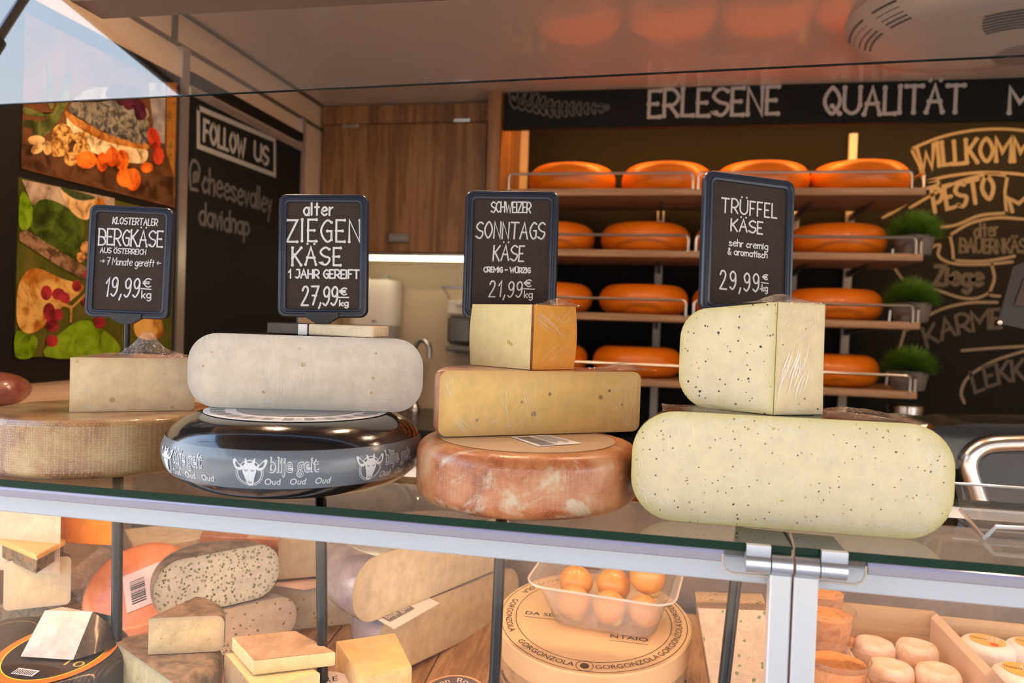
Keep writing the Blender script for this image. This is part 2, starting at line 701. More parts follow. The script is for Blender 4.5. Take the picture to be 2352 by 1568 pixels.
def bfont(text, offset=0.0, res=3):
    """printed lettering from the built-in typeface: (verts 2-D, faces, width)"""
    cu = bpy.data.curves.new('t', 'FONT')
    cu.body = text
    cu.resolution_u = res
    cu.offset = offset
    ob = bpy.data.objects.new('t', cu)
    COL.objects.link(ob)
    dg = bpy.context.evaluated_depsgraph_get()
    me = ob.evaluated_get(dg).to_mesh()
    vs = [(v.co.x, v.co.y) for v in me.vertices]
    fs = [tuple(p.vertices) for p in me.polygons]
    ob.evaluated_get(dg).to_mesh_clear()
    bpy.data.objects.remove(ob)
    bpy.data.curves.remove(cu)
    xs = [v[0] for v in vs] or [0]
    return vs, fs, (min(xs), max(xs))


def print_text(mb, text, u0, u1, v0, vh, fn, offset=0.0, shear=0.0, cuts=0):
    """printed text from u0 to u1, baseline v0, cap height vh; cuts slices the letters so that they bend with a curved surface"""
    vs, fs, (a, b) = bfont(text, offset)
    s = (u1 - u0) / (b - a)
    sy = vh / 0.69
    if cuts:
        bm = bmesh.new()
        bv = [bm.verts.new((x, y, 0)) for x, y in vs]
        for f in fs:
            try:
                bm.faces.new([bv[i] for i in f])
            except ValueError:
                pass
        ys = [v[1] for v in vs]
        for k in range(1, cuts):
            bmesh.ops.bisect_plane(bm, geom=bm.verts[:] + bm.edges[:] + bm.faces[:], plane_co=(0, min(ys) + (max(ys) - min(ys)) * k / cuts, 0), plane_no=(0, 1, 0))
        bm.verts.index_update()
        vs = [(v.co.x, v.co.y) for v in bm.verts]
        fs = [tuple(v.index for v in f.verts) for f in bm.faces]
        bm.free()
    mb.add([fn(u0 + (x - a) * s + shear * y * sy, v0 + y * sy) for x, y in vs], fs)

# ------------------------------------------------------------------ colours
beige = pm('beige_laminate', (0.66, 0.50, 0.36), 0.45)
ceil_m = pm('gloss_ceiling', (0.70, 0.55, 0.45), 0.30, coat=0.55, coat_rough=0.03)
black_m = pm('black_panel', (0.008, 0.007, 0.006), 0.6, spec=0.2)
board_m = pm('chalkboard', (0.011, 0.011, 0.010), 0.75, spec=0.15)
alu = pm('aluminium', (0.72, 0.72, 0.74), 0.32, metal=0.9)
alu_white = pm('white_powder_coat', (0.54, 0.56, 0.62), 0.35, coat=0.3)
chrome = pm('steel', (0.6, 0.6, 0.6), 0.22, metal=1.0)
seam = pm('seam', (0.10, 0.075, 0.055), 0.6)
oak = woodmat('oak_laminate', (0.17, 0.078, 0.030), (0.30, 0.150, 0.062), (0.38, 0.205, 0.09), 'z', 1.0)
oak_edge = woodmat('oak_shelf', (0.30, 0.17, 0.09), (0.42, 0.26, 0.15), (0.50, 0.33, 0.2), 'x', 1.0, knots=False)
chalk = pm('chalk', (0.70, 0.68, 0.66), 0.9)
chalk_dim = pm('chalk_faded', (0.12, 0.115, 0.11), 0.9)
white_pl = pm('white_plastic', (0.80, 0.80, 0.78), 0.4)
grey_pl = pm('grey_plastic', (0.22, 0.22, 0.22), 0.4)
black_pl = pm('black_plastic', (0.012, 0.012, 0.013), 0.35)
ink = pm('ink', (0.02, 0.02, 0.025), 0.6)
paper = pm('paper', (0.80, 0.78, 0.77), 0.7)
pane_m = thin_glass('pane_glass', (0.93, 0.95, 0.95), 0.20)
counter_glass = thin_glass('counter_glass', (0.90, 0.95, 0.92), 0.05)
front_glass = thin_glass('front_glass', (0.98, 0.99, 0.99), 0.022)
edge_green = pm('glass_edge', (0.002, 0.026, 0.013), 0.25, spec=0.15)
film = film_mat('film', (0.985, 0.985, 0.985), 0.02)

# ------------------------------------------------------------------ the trailer
LX, RX, BY, CZ, FZ = -1.217, 2.4, 2.75, 2.368, 0.45
FY = 0.86                       # inner face of the open front
struct('ground', MB().box((0, -3, -0.05), (40, 40, 0.1)), rind('paving', [(0.20, 0.18, 0.155), (0.27, 0.245, 0.215)], 2, 0.9, 0.0, 0.3))
fac = rind('street_front', [(0.10, 0.085, 0.075), (0.16, 0.14, 0.125)], 0.6, 0.9, 0, 0)
for k, (xa_, xb_, h_) in enumerate(((-16.0, -6.0, 4.2), (-4.2, 1.6, 3.4), (2.6, 7.5, 4.0), (9.0, 18.0, 4.6))):
    struct('wall_opposite_%d' % (k + 1), MB().box2((xa_, -12.0, 0.0), (xb_, -11.0, h_)), fac)
struct('floor', MB().box((0.6, 1.8, FZ - 0.03), (3.7, 2.0, 0.06)), pm('grey_floor', (0.2, 0.19, 0.18), 0.6))
struct('ceiling', MB().box2((LX - 0.05, FY, CZ), (RX + 0.05, BY + 0.05, CZ + 0.05)), ceil_m)
wb = struct('wall_back', MB().box2((LX - 0.05, BY, FZ), (RX + 0.05, BY + 0.05, CZ)), board_m)
struct('wall_left', MB().box2((LX - 0.05, FY, FZ), (LX, BY, CZ)), beige)
struct('wall_right', MB().box2((RX, FY, FZ), (RX + 0.05, BY, CZ)), beige)
struct('wall_front', MB().box2((LX, 0.80, 0.30), (RX, 0.86, 0.90)), alu_white)
# beige splash panel behind the sink
struct('wall_splash', MB().box2((LX + 0.001, BY - 0.012, FZ), (-0.50, BY - 0.001, CZ)), pm('cream_wall', (0.66, 0.56, 0.43), 0.4))
# awning: slopes down and outwards from the roof edge
aw = thing('awning', 'wide sloping awning flap over the open counter', 'awning', (0.5, 0.84, CZ))
sl = math.tan(R(11.2))
mb = MB()
y0, y1 = 0.84, -0.95
zz = lambda y: CZ - (y0 - y) * sl
mb.loft([[(x, y0, zz(y0)), (x, y1, zz(y1)), (x, y1, zz(y1) + 0.04), (x, y0, zz(y0) + 0.04)] for x in (-1.25, 2.6)])
mb.build('flap_panel', pm('awning_underside', (0.22, 0.15, 0.115), 0.6), aw)
MB().box2((-1.262, y1, zz(y1) - 0.0), (-1.25, y1 + 0.02, zz(y1) + 0.05)).build('corner_cap', black_pl, aw)
mb = MB()
mb.loft([[(x, y0, zz(y0) - 0.012), (x, y1, zz(y1) - 0.012), (x, y1, zz(y1) + 0.045), (x, y0, zz(y0) + 0.045)] for x in (-1.262, -1.25)])
mb.build('edge_strip', black_pl, aw)
MB().bbox((0.3, 0.56, 2.24), (2.6, 0.14, 0.12), 0.02).build('roller_housing', pm('brown_housing', (0.16, 0.085, 0.05), 0.5), aw)
# gas strut holding the flap (mirrored in the hanging pane)
a, b = atx(58, -8, -1.2), atx(-45, 150, -1.2)
a = np.array((a[0], 1.7 - a[1], a[2]))
b = np.array((b[0], 1.7 - b[1], b[2]))
st = thing('gas_strut', 'black gas strut holding up the awning flap', 'strut', b)
dv = (a - b)
MB().tube([b - dv * 0.6, b + dv * 0.35], 0.016, 12).build('cylinder', black_pl, st, 40)
MB().tube([b + dv * 0.35, a + dv * 0.25], 0.009, 10).build('piston_rod', chrome, st, 40)

# hanging pane
pl_, pr_ = aty(-60, 243, 0.85), aty(2420, 125, 0.85)
pn = thing('hanging_glass_pane', 'clear glass pane hanging across the top of the opening, mirroring the sky', 'glass pane', (pl_ + pr_) / 2)
th = np.array((0, 0.004, 0))
up = np.array((0, 0, 0.44))
MB().add([pl_, pr_, pr_ + up, pl_ + up], [(0, 1, 2, 3)]).build('glass', pane_m, pn)
MB().prism([pl_, pr_, pr_ + np.array((0, 0, 0.0012)), pl_ + np.array((0, 0, 0.0012))], th).build('lower_edge', pm('pane_edge', (0.006, 0.018, 0.02), 0.15, coat=0.8), pn)

# lintel over the opening
MBL = MB().bbox((0.70, 0.955, 2.205), (3.12, 0.10, 0.325), 0.02)
struct('trim_9', MBL, pm('brown_lintel', (0.20, 0.105, 0.065), 0.55))

# ---------------- left wall dressing (everything lies on the plane x = LX)


def lw(px, py, off=0.002):
    p = atx(px, py, LX)
    return np.array((LX + off, p[1], p[2]))


def lwbox(name, y0, y1, z0, z1, d, mat, parent=None, kind=None):
    return MB().box2((LX, y0, z0), (LX + d, y1, z1)).build(name, mat, parent)


o = struct('trim_1', MB().box2((LX, FY, 2.278), (LX + 0.006, BY, 2.288)), seam)
o = struct('trim_2', MB().box2((LX, FY, CZ - 0.006), (LX + 0.012, BY, CZ)), seam)
o = struct('trim_3', MB().box2((LX, 1.66, 2.288), (LX + 0.008, 1.675, CZ)), seam)
mb = MB().box2((LX, 0.9, 1.455), (LX + 0.010, 1.69, 2.20))
pb = mb.build('black_wall_panel', black_m)
tag(pb, 'large matt black wall panel behind the two food posters', 'panel')
# aluminium upright strips
for i, (ya, yb) in enumerate(((1.685, 1.715), (2.33, 2.352))):
    struct('trim_%d' % (4 + i), MB().box2((LX, ya, 1.30), (LX + 0.016, yb, 2.278)), alu)
# chalkboard on the left wall
cb = thing('chalkboard', 'tall black chalkboard on the side wall with FOLLOW US lettering', 'chalkboard', (LX, 2.02, 1.35))
MB().box2((LX, 1.716, 1.20), (LX + 0.012, 2.329, 2.165)).build('board', board_m, cb)
mb = MB()
for (a, b) in (((1.716, 2.165), (2.329, 2.185)),):
    mb.box2((LX, a[0], a[1]), (LX + 0.018, b[0], b[1]))
mb.build('frame', alu, cb)
struct('trim_7', MB().box2((LX, 1.716, 2.20), (LX + 0.02, 2.329, 2.225)), black_m)


def lwmap(px0, py0, px1, py1):
    """(s,t) in 0..1 along the wall -> 3-D; corners given in photo pixels on the wall plane (bottom-left, top-right)"""
    a, b = lw(px0, py0, 0.0135), lw(px1, py1, 0.0135)
    return lambda s, t: (LX + 0.0135, a[1] + (b[1] - a[1]) * s, a[2] + (b[2] - a[2]) * t)


ch_grey = pm('chalk_grey', (0.36, 0.35, 0.33), 0.9)
mb = MB()
fn = lambda y, z: (LX + 0.0135, y, z)
c4 = [lw(445, 248), lw(622, 322), lw(622, 402), lw(445, 336)]
c4 = [(p[1], p[2]) for p in c4]
ribbon(mb, [[c4[0], c4[1], c4[2], c4[3], c4[0]]], 0.014, fn)
a, b = lw(458, 322), lw(608, 377)
h = lw(458, 275)[2] - a[2]
fit_text(mb, 'FOLLOW', a[1], lw(552, 377)[1], a[2], a[2] + h, 0.011, fn, seed=3)
fit_text(mb, 'US', lw(575, 372)[1], lw(606, 377)[1], lw(575, 365)[2], lw(575, 325)[2], 0.011, fn, seed=4)
mb.build('lettering', ch_grey, cb)
mb = MB()
a, b, c = lw(425, 430), lw(606, 480), lw(455, 380)
fit_text(mb, '@cheesevalley', a[1], b[1] + 0.02, lw(460, 438)[2] - 0.005, lw(460, 375)[2] - 0.012, 0.009, fn, seed=5)
a, b = lw(447, 510), lw(562, 540)
fit_text(mb, 'davidnap', a[1], b[1], lw(450, 515)[2], lw(450, 470)[2] + 0.006, 0.009, fn, seed=6)
mb.build('lettering', pm('chalk_faint', (0.11, 0.105, 0.10), 0.9), cb)

# posters
P1 = thing('food_poster', 'glossy poster of a dark-rinded cheese with walnuts and dried apricots', 'poster', (LX + 0.011, 1.44, 1.87))
P2 = thing('food_poster', 'glossy poster of red grapes, pears and green leaves on wood', 'poster', (LX + 0.011, 1.44, 1.507))


def poster_bg(name, seed, stops, scale):
    m = pm(name, stops[0][1], 0.25, coat=0.3)
    v = coords(m, loc=(seed, seed * 2, seed * 3))
    L(m, rampn(m, noise(m, v, scale, 5, 0.6, 0.6), stops), bsdf(m).inputs['Base Color'])
    return m


MB().box2((LX + 0.010, 1.214, 1.869), (LX + 0.0125, 1.672, 2.165)).build('sheet', poster_bg('poster_warm', 1, [(0.3, (0.05, 0.018, 0.006)), (0.55, (0.16, 0.06, 0.02)), (0.8, (0.27, 0.12, 0.04))], 9), P1)
MB().box2((LX + 0.010, 1.207, 1.507), (LX + 0.0125, 1.672, 1.852)).build('sheet', poster_bg('poster_green', 2, [(0.3, (0.03, 0.025, 0.006)), (0.5, (0.075, 0.085, 0.01)), (0.75, (0.20, 0.13, 0.03))], 5), P2)
_lay = [0]


def blob(parent, name, mat, *polys, smooth=True):
    """printed shapes of one colour, given as photo-pixel outlines on the wall plane"""
    for poly in polys:
        _lay[0] += 1
        off = 0.0126 + 0.00004 * _lay[0]
        pts = [lw(x, y, off) for x, y in poly]
        q = [(p[1], p[2]) for p in pts]
        if smooth:
            q = catmull(q + [q[0]], 4)[:-1]
        n = len(q)
        c = np.mean(q, 0)
        MB().add([(LX + off, *c)] + [(LX + off, p[0], p[1]) for p in q], [(0, 1 + i, 1 + (i + 1) % n) for i in range(n)]).build(name, mat, parent)


def ell(cx, cy, rx, ry, rot=0.0, n=10):
    return [(cx + rx * math.cos(t) * math.cos(rot) - ry * math.sin(t) * math.sin(rot), cy + rx * math.cos(t) * math.sin(rot) + ry * math.sin(t) * math.cos(rot)) for t in np.linspace(0, 2 * PI, n, endpoint=False)]


pr = lambda n, a, b, s=26: rind('print_' + n, [tuple(q * 0.38 for q in a), a, b, tuple(min(1.0, q * 1.25) for q in b)], s, 0.3, 0.2, 0.0)
blob(P1, 'printed_table', pr('table', (0.06, 0.022, 0.008), (0.12, 0.05, 0.02)), [(37, 330), (150, 345), (330, 400), (388, 405), (388, 470), (36, 385)], smooth=False)
blob(P1, 'printed_curtain', pr('curtain', (0.25, 0.22, 0.22), (0.35, 0.30, 0.26)), [(330, 190), (370, 190), (368, 330), (345, 325)], smooth=False)
blob(P1, 'printed_curtain', pr('curtain2', (0.45, 0.20, 0.03), (0.36, 0.13, 0.02)), [(373, 190), (396, 190), (390, 410), (372, 350)], smooth=False)
blob(P1, 'printed_cheese', pr('paste', (0.85, 0.55, 0.24), (0.95, 0.72, 0.40)), [(142, 262), (170, 285), (240, 325), (322, 340), (322, 372), (280, 372), (200, 350), (150, 310)])
blob(P1, 'printed_cheese', pr('crust', (0.45, 0.14, 0.02), (0.62, 0.25, 0.05)), [(140, 255), (180, 280), (250, 315), (326, 330), (322, 343), (240, 328), (175, 298), (142, 272)])
blob(P1, 'printed_rind', pr('rind', (0.10, 0.09, 0.07), (0.26, 0.22, 0.15), 60), [(155, 235), (200, 226), (250, 245), (325, 270), (326, 330), (250, 312), (185, 280), (148, 255)])
blob(P1, 'printed_rind', pr('rindtop', (0.22, 0.20, 0.16), (0.30, 0.28, 0.22)), [(155, 235), (190, 205), (260, 205), (322, 245), (325, 272), (250, 248), (200, 228)])
blob(P1, 'printed_grape', pr('grapes', (0.05, 0.008, 0.02), (0.09, 0.015, 0.03)), *[ell(x, y, 14, 15) for x, y in ((245, 215), (262, 205), (280, 218), (298, 230), (310, 248), (285, 238), (300, 212), (268, 228), (312, 262))])
blob(P1, 'printed_leaf', pr('leaf', (0.06, 0.07, 0.01), (0.14, 0.15, 0.03)), [(42, 245), (90, 262), (115, 258), (90, 270), (45, 262)], [(120, 240), (140, 242), (100, 305), (62, 310), (70, 285), (100, 270)], [(45, 275), (90, 282), (60, 295), (42, 290)], [(94, 140), (102, 150), (110, 240), (98, 240)], [(145, 165), (150, 170), (142, 240), (118, 240)])
blob(P1, 'printed_walnut', pr('walnut', (0.42, 0.17, 0.03), (0.75, 0.42, 0.12), 90), ell(130, 310, 24, 26), ell(120, 340, 26, 20), ell(150, 365, 16, 16), ell(170, 315, 18, 12), ell(175, 345, 20, 22))
blob(P1, 'printed_nut', pr('cashew', (0.75, 0.42, 0.14), (0.85, 0.55, 0.22)), ell(70, 322, 20, 11), ell(72, 342, 16, 10, -0.5), ell(95, 340, 10, 16))
blob(P1, 'printed_apricot', pr('apricot', (0.75, 0.10, 0.01), (0.90, 0.22, 0.02)), *[ell(x, y, rx, ry) for x, y, rx, ry in ((186, 367, 24, 20), (222, 372, 13, 22), (245, 360, 16, 22), (268, 368, 16, 24), (275, 408, 20, 22), (293, 412, 18, 26), (325, 385, 14, 12))])
blob(P1, 'printed_strawberry', pr('berry', (0.45, 0.03, 0.01), (0.65, 0.06, 0.02)), ell(342, 318, 14, 26, -0.3), ell(352, 358, 13, 20))

blob(P2, 'printed_board', pr('pboard', (0.36, 0.24, 0.15), (0.46, 0.33, 0.22)), [(35, 412), (250, 455), (250, 500), (60, 470)], smooth=False)
blob(P2, 'printed_leaf', pr('bigleaf', (0.03, 0.06, 0.004), (0.07, 0.11, 0.01)), [(60, 480), (85, 457), (130, 470), (180, 510), (172, 560), (150, 590), (90, 560), (55, 520)])
blob(P2, 'printed_leaf', pr('bright', (0.13, 0.24, 0.0), (0.18, 0.30, 0.01)), [(34, 440), (60, 470), (55, 520), (30, 520)], [(130, 760), (190, 735), (260, 790), (240, 818), (90, 818)], [(24, 760), (70, 775), (60, 818), (22, 818)])
blob(P2, 'printed_bowl', pr('bowl', (0.62, 0.33, 0.11), (0.80, 0.50, 0.22)), [(124, 432), (145, 450), (175, 462), (205, 455), (200, 490), (182, 505), (150, 485)])
blob(P2, 'printed_bowl', pr('olives', (0.03, 0.05, 0.01), (0.06, 0.08, 0.02)), [(126, 430), (205, 452), (180, 460), (150, 452)])
blob(P2, 'printed_apricot', pr('pomelo', (0.55, 0.19, 0.01), (0.45, 0.13, 0.01)), [(203, 470), (225, 458), (240, 530), (206, 545)])
blob(P2, 'printed_rind', pr('slab', (0.14, 0.07, 0.03), (0.28, 0.16, 0.08), 60), [(30, 535), (45, 527), (130, 580), (188, 615), (180, 642), (120, 610), (60, 572), (30, 552)], smooth=False)
blob(P2, 'printed_walnut', pr('wal2', (0.40, 0.15, 0.03), (0.65, 0.33, 0.10), 90), ell(185, 568, 14, 14), ell(172, 590, 10, 12), ell(195, 590, 10, 10))
blob(P2, 'printed_pear', pr('pear', (0.40, 0.13, 0.01), (0.62, 0.36, 0.09), 12), [(40, 630), (70, 615), (130, 640), (180, 660), (110, 720), (85, 750), (50, 765), (25, 740), (25, 670)], [(300, 735), (355, 730), (360, 770), (330, 780), (300, 770)])
blob(P2, 'printed_grape', pr('redgrapes', (0.16, 0.01, 0.015), (0.34, 0.02, 0.03)), *[ell(x, y, rx, ry) for x, y, rx, ry in ((92, 672, 13, 17), (120, 675, 15, 14), (135, 685, 12, 14), (162, 656, 11, 13), (98, 715, 14, 20), (118, 722, 12, 14), (105, 745, 15, 16), (105, 782, 14, 14), (190, 630, 12, 12), (195, 655, 10, 16), (185, 690, 12, 14), (215, 740, 14, 14))])
blob(P2, 'printed_stem', pr('stem', (0.40, 0.22, 0.04), (0.50, 0.28, 0.06)), [(105, 685), (150, 702), (190, 665), (193, 669), (152, 708), (150, 740), (146, 740), (146, 708), (104, 690)], smooth=False)

# ------------------------------------------------------------------ back of the trailer
HY = 2.40
hb = thing('header_board', 'long black header board with chalk lettering above the shelves', 'sign board', (0.4, HY, 2.247))
MB().box2((-0.524, HY, 2.245), (RX, HY + 0.018, 2.367)).build('board', board_m, hb)
fnH = lambda x, z: (x, HY - 0.0015, z)


def hpx(px, py):
    p = aty(px, py, HY - 0.0015)
    return p[0], p[2]


mb = MB()
for txt, x0, x1, yb, yt, sd in (('ERLESENE', 1490, 1786, 268, 208, 1), ('QUALITÄT', 1893, 2212, 263, 204, 2), ('M', 2318, 2372, 258, 202, 3)):
    (u0, v0), (u1, _), (_, v1) = hpx(x0, yb), hpx(x1, yb), hpx(x0, yt)
    mb = MB()
    fit_text(mb, txt, u0, u1, v0, v1, 0.0105, fnH, dots=0.45, seed=sd)
    mb.build('lettering', MATS.get('chalk_header') or pm('chalk_header', (0.42, 0.40, 0.38), 0.9), hb)
mb = MB()
stem = [hpx(*p) for p in ((1165, 212), (1185, 232), (1225, 245), (1290, 250), (1350, 249), (1400, 247))]
ribbon(mb, [catmull(stem, 4)], 0.006, fnH)
for i in range(13):
    t = i / 12
    bx, by = 1172 + 205 * t, 222 + 30 * min(1, t * 2.2) - 3 * t
    for s in (-1, 1):
        if s < 0 and i == 0:
            continue
        ln = (34 - 20 * t)
        dx, dy = 0.45 * ln, s * ln * 0.75
        loop = [hpx(bx + dx * (0.5 - 0.5 * math.cos(a)) - s * dy * 0.20 * math.sin(a), by + dy * (0.5 - 0.5 * math.cos(a)) + s * dx * 0.45 * math.sin(a)) for a in np.linspace(0, 2 * PI, 12)]
        ribbon(mb, [loop], 0.005, fnH)
ribbon(mb, [[hpx(1385 + 16 * math.cos(a), 247 + 7 * math.sin(a)) for a in np.linspace(0, 2 * PI, 12)]], 0.005, fnH)
mb.build('leaf_garland', pm('chalk_garland', (0.10, 0.095, 0.09), 0.9), hb)
# warm strip hidden behind the header
tag(MB().box2((-0.45, HY + 0.03, 2.335), (1.5, HY + 0.045, 2.345)).build('led_strip', emit('led_amber', (1.0, 0.48, 0.10), HEADER_LED)), 'warm amber strip light hidden behind the header board', 'light')

# oak upright between cabinet and shelves
struct('trim_8', MB().box2((-0.568, 2.37, 1.25), (-0.528, BY, CZ - 0.001)), oak)

# wall rails with hooks
for px, ztop, wh in ((1239, 2.165, 'nearest the oak upright'), (1522, 2.175, 'second from the oak upright'), (1831, 2.18, 'third from the oak upright'), (1957, 2.30, 'tallest, reaching the header')):
    x = aty(px, 380, BY - 0.01)[0]
    o = MB().box2((x - 0.013, BY - 0.016, 1.15), (x + 0.013, BY - 0.0005, ztop)).build('shelf_upright', pm('upright_metal', (0.62, 0.6, 0.56), 0.45) if 'upright_metal' not in MATS else MATS['upright_metal'])
    tag(o, 'pale metal shelf upright on the black wall, ' + wh, 'rail', 'shelf uprights on the black wall')

SY0, SY1 = 2.35, 2.66
SX0, SX1 = -0.50, 0.752
SZ = [2.042, 1.850, 1.650, 1.446]
rail_m = pm('rail_steel', (0.55, 0.53, 0.5), 0.3, metal=1.0)
ORD = ['top', 'second', 'third', 'lowest']
orange = rind('orange_wax', [(0.68, 0.16, 0.003), (0.76, 0.19, 0.004)], 6, 0.42, 0.25, 0.05)
wheel0 = None


def wheel_prof(Rr, h, re, k=10, top_bulge=0.0):
    p = [(1e-4, 0.0), (Rr * 0.4, 0.0)]
    rz = min(re, h / 2)
    for a in np.linspace(-PI / 2, 0, k):
        p.append((Rr - re + re * math.cos(a), rz + rz * math.sin(a)))
    for a in np.linspace(0, PI / 2, k):
        p.append((Rr - re + re * math.cos(a), h - rz + rz * math.sin(a)))
    p += [(Rr * 0.4, h + top_bulge), (1e-4, h + top_bulge)]
    q = [p[0]]
    for a in p[1:]:
        if math.hypot(a[0] - q[-1][0], a[1] - q[-1][1]) > 1e-6:
            q.append(a)
    return q


for i, z in enumerate(SZ):
    sh = thing('wall_shelf', 'oak shelf board with wire rails, %s of the four on the black wall' % ORD[i], 'shelf', ((SX0 + SX1) / 2, SY0, z - 0.02))
    MB().bbox(((SX0 + SX1) / 2, (SY0 + SY1) / 2, z - 0.011), (SX1 - SX0, SY1 - SY0, 0.022), 0.002).build('board', oak_edge, sh)
    for (a, b) in ((1169 if i == 0 else 1170, 1592 if i == 0 else 1586), (1604, 2094 if i == 0 else 2110)):
        xa, xb = aty(a, 420, SY0)[0], aty(b, 420, SY0)[0]
        zr = z + 0.046
        MB().tube([(xa, SY0 - 0.004, z - 0.004), (xa, SY0 - 0.004, zr - 0.012), (xa + 0.004, SY0 - 0.004, zr - 0.003), (xa + 0.012, SY0 - 0.004, zr), (xb - 0.012, SY0 - 0.004, zr), (xb - 0.004, SY0 - 0.004, zr - 0.003), (xb, SY0 - 0.004, zr - 0.012), (xb, SY0 - 0.004, z - 0.004)], 0.0042, 8).build('wire_rail', rail_m, sh, 40)
    MB().tube([(SX1 - 0.004, SY0 + 0.01, z - 0.004), (SX1 - 0.004, SY0 + 0.01, zr - 0.01), (SX1 - 0.004, SY0 + 0.02, zr), (SX1 - 0.004, SY1 - 0.03, zr), (SX1 - 0.004, SY1 - 0.02, z - 0.004)], 0.0042, 8).build('wire_rail', rail_m, sh, 40)
    for px in (1239, 1522, 1831, 1957):
        x = aty(px, 380, BY - 0.01)[0]
        MB().prism([(x - 0.006, SY1 - 0.20, z - 0.0225), (x - 0.006, BY - 0.017, z - 0.0225), (x - 0.006, BY - 0.017, z - 0.045)], (0.012, 0, 0)).build('bracket', MATS.get('bracket_dark') or pm('bracket_dark', (0.10, 0.095, 0.09), 0.5), sh)
    cx = [(1304, 1520, 1738, 1960), (1262, 1476, 1697, 1916), (1262, 1477, 1695, 1912), (1255, 1468, 1690, 1910)][i]
    rr = [0.152, 0.155, 0.155, 0.155][i]
    for k, px in enumerate(cx):
        x = aty(px, 700, 2.515)[0]
        lab = 'orange waxed cheese wheel on the %s oak shelf, %s from the oak upright' % (ORD[i], ('first', 'second', 'third', 'fourth')[k])
        if wheel0 is None:
            wheel0 = tag(MB().lathe(wheel_prof(0.147, 0.098, 0.048), n=48).build('whole_cheese', orange, None, 60), lab, 'cheese', 'orange cheese wheels on the %s shelf' % ORD[i])
            wheel0.location = (x, 2.515, z)
        else:
            d = dup(wheel0, (x, 2.515, z + 0.0003), None, lab, 'orange cheese wheels on the %s shelf' % ORD[i])
    if i > 0:
        px = 2080
        p = aty(px, 700, 2.42)
        t = thing('potted_grass', 'round green grass plant in a grey pot on the %s oak shelf' % ORD[i], 'plant', (p[0] + 0.016, 2.42, z))
        rnd = random.Random(i)
        prof = [(1e-4, 0), (0.042, 0), (0.046, 0.004), (0.055, 0.052), (0.056, 0.058), (0.051, 0.058), (0.049, 0.048), (1e-4, 0.048)]
        MB().lathe(prof, n=32).build('pot', rind('pot_%d' % i, [(0.13, 0.115, 0.10), (0.20, 0.18, 0.16)], 25, 0.8, 0, 0.3), t, 40, local=True)
        mb = MB()
        for q in range(1500):
            u, v = rnd.random(), rnd.random()
            th_, ph = 2 * PI * u, math.acos(1 - 1.15 * v)
            d = np.array((math.sin(ph) * math.cos(th_), math.sin(ph) * math.sin(th_), math.cos(ph)))
            b0 = np.array((0, 0, 0.062)) + d * np.array((0.030, 0.030, 0.025))
            ln = rnd.uniform(0.040, 0.062)
            tip = b0 + d * ln + np.array((rnd.uniform(-.008, .008), rnd.uniform(-.008, .008), rnd.uniform(-.006, .004)))
            s = np.cross(d, (0.3, 0.5, 0.8))
            s = s / (np.linalg.norm(s) + 1e-9) * 0.0022
            mb.add([b0 - s, b0 + s, tip], [(0, 1, 2)])
        tag(mb.build('foliage', rind('grass_%d' % i, [(0.04, 0.11, 0.006), (0.09, 0.21, 0.012), (0.17, 0.30, 0.03)], 60, 0.6, 0, 0), t, local=True), kind='stuff')

# chalk drawing on the black back wall
cw = thing('chalk_drawing', 'white chalk banners and cheese names drawn on the black back wall', 'drawing', (0.95, BY - 0.002, 1.35))
fnB = lambda x, z: (x, BY - 0.002, z)


def bpx(px, py):
    p = aty(px, py, BY - 0.002)
    return p[0], p[2]


def path(*pts, sm=True):
    q = [bpx(*p) for p in pts]
    return catmull(q, 5) if sm else q


mb = MB()
ban = [path((2122, 418), (2112, 380), (2093, 342), sm=False), path((2093, 342), (2160, 315), (2230, 300), (2300, 296), (2352, 300), (2420, 308)),
       path((2122, 418), (2175, 405), (2250, 396), (2320, 398), (2380, 405)), path((2120, 418), (2150, 415), (2153, 424), (2120, 436), (2090, 455), (2078, 468)),
       path((2090, 477), (2140, 448), (2200, 418), (2270, 400), (2314, 404)), path((2314, 404), (2308, 440), (2312, 490), sm=False),
       path((2060, 512), (2130, 520), (2190, 518), (2250, 495), (2312, 489)), path((2028, 500), (2060, 482), (2080, 468)),
       path((2182, 540), (2230, 512), (2290, 500), (2352, 503)), path((2182, 540), (2188, 570), (2190, 598), sm=False),
       path((2190, 598), (2250, 600), (2300, 594), (2330, 588)), path((2130, 572), (2158, 562), (2156, 588), (2190, 605), (2260, 607), (2325, 601)),
       path((2278, 607), (2284, 640), (2274, 675), (2296, 680)), path((2122, 700), (2140, 665), (2200, 682), (2240, 685), (2274, 672)),
       path((2052, 612), (2072, 640)), path((2072, 752), (2080, 750), (2066, 800)), path((2085, 757), (2150, 715), (2220, 696), (2290, 694)),
       path((2210, 805), (2270, 800), (2352, 795)), path((2352, 806), (2280, 830), (2225, 865), (2208, 900), (2215, 925))]
for ln in ban:
    mb = MB()
    ribbon(mb, [ln], 0.0095, fnB)
    mb.build('chalk_line', MATS.get('chalk_gold') or pm('chalk_gold', (0.24, 0.21, 0.16), 0.9), cw)


def btext(mb, txt, x0, x1, pts, h, pen, **kw):
    """text along a parabola through three photo points on the wall"""
    (xa, ya), (xb, yb), (xc, yc) = pts
    co = np.polyfit((xa, xb, xc), (ya, yb, yc), 2)
    ls, tw = text_lines(txt, 1.6, 0, 0.3, kw.get('seed', 1))
    pl = []
    for ln in ls:
        q = []
        for p in ln:
            px = x0 + (x1 - x0) * p[0] / tw
            sl_ = np.polyval(np.polyder(co), px)
            q.append(bpx(px + 0.6 * sl_ * h * p[1] / 10, np.polyval(co, px) - h * p[1] / 10))
        pl.append(q)
    ribbon(mb, pl, pen, fnB, kw.get('dots', 0))


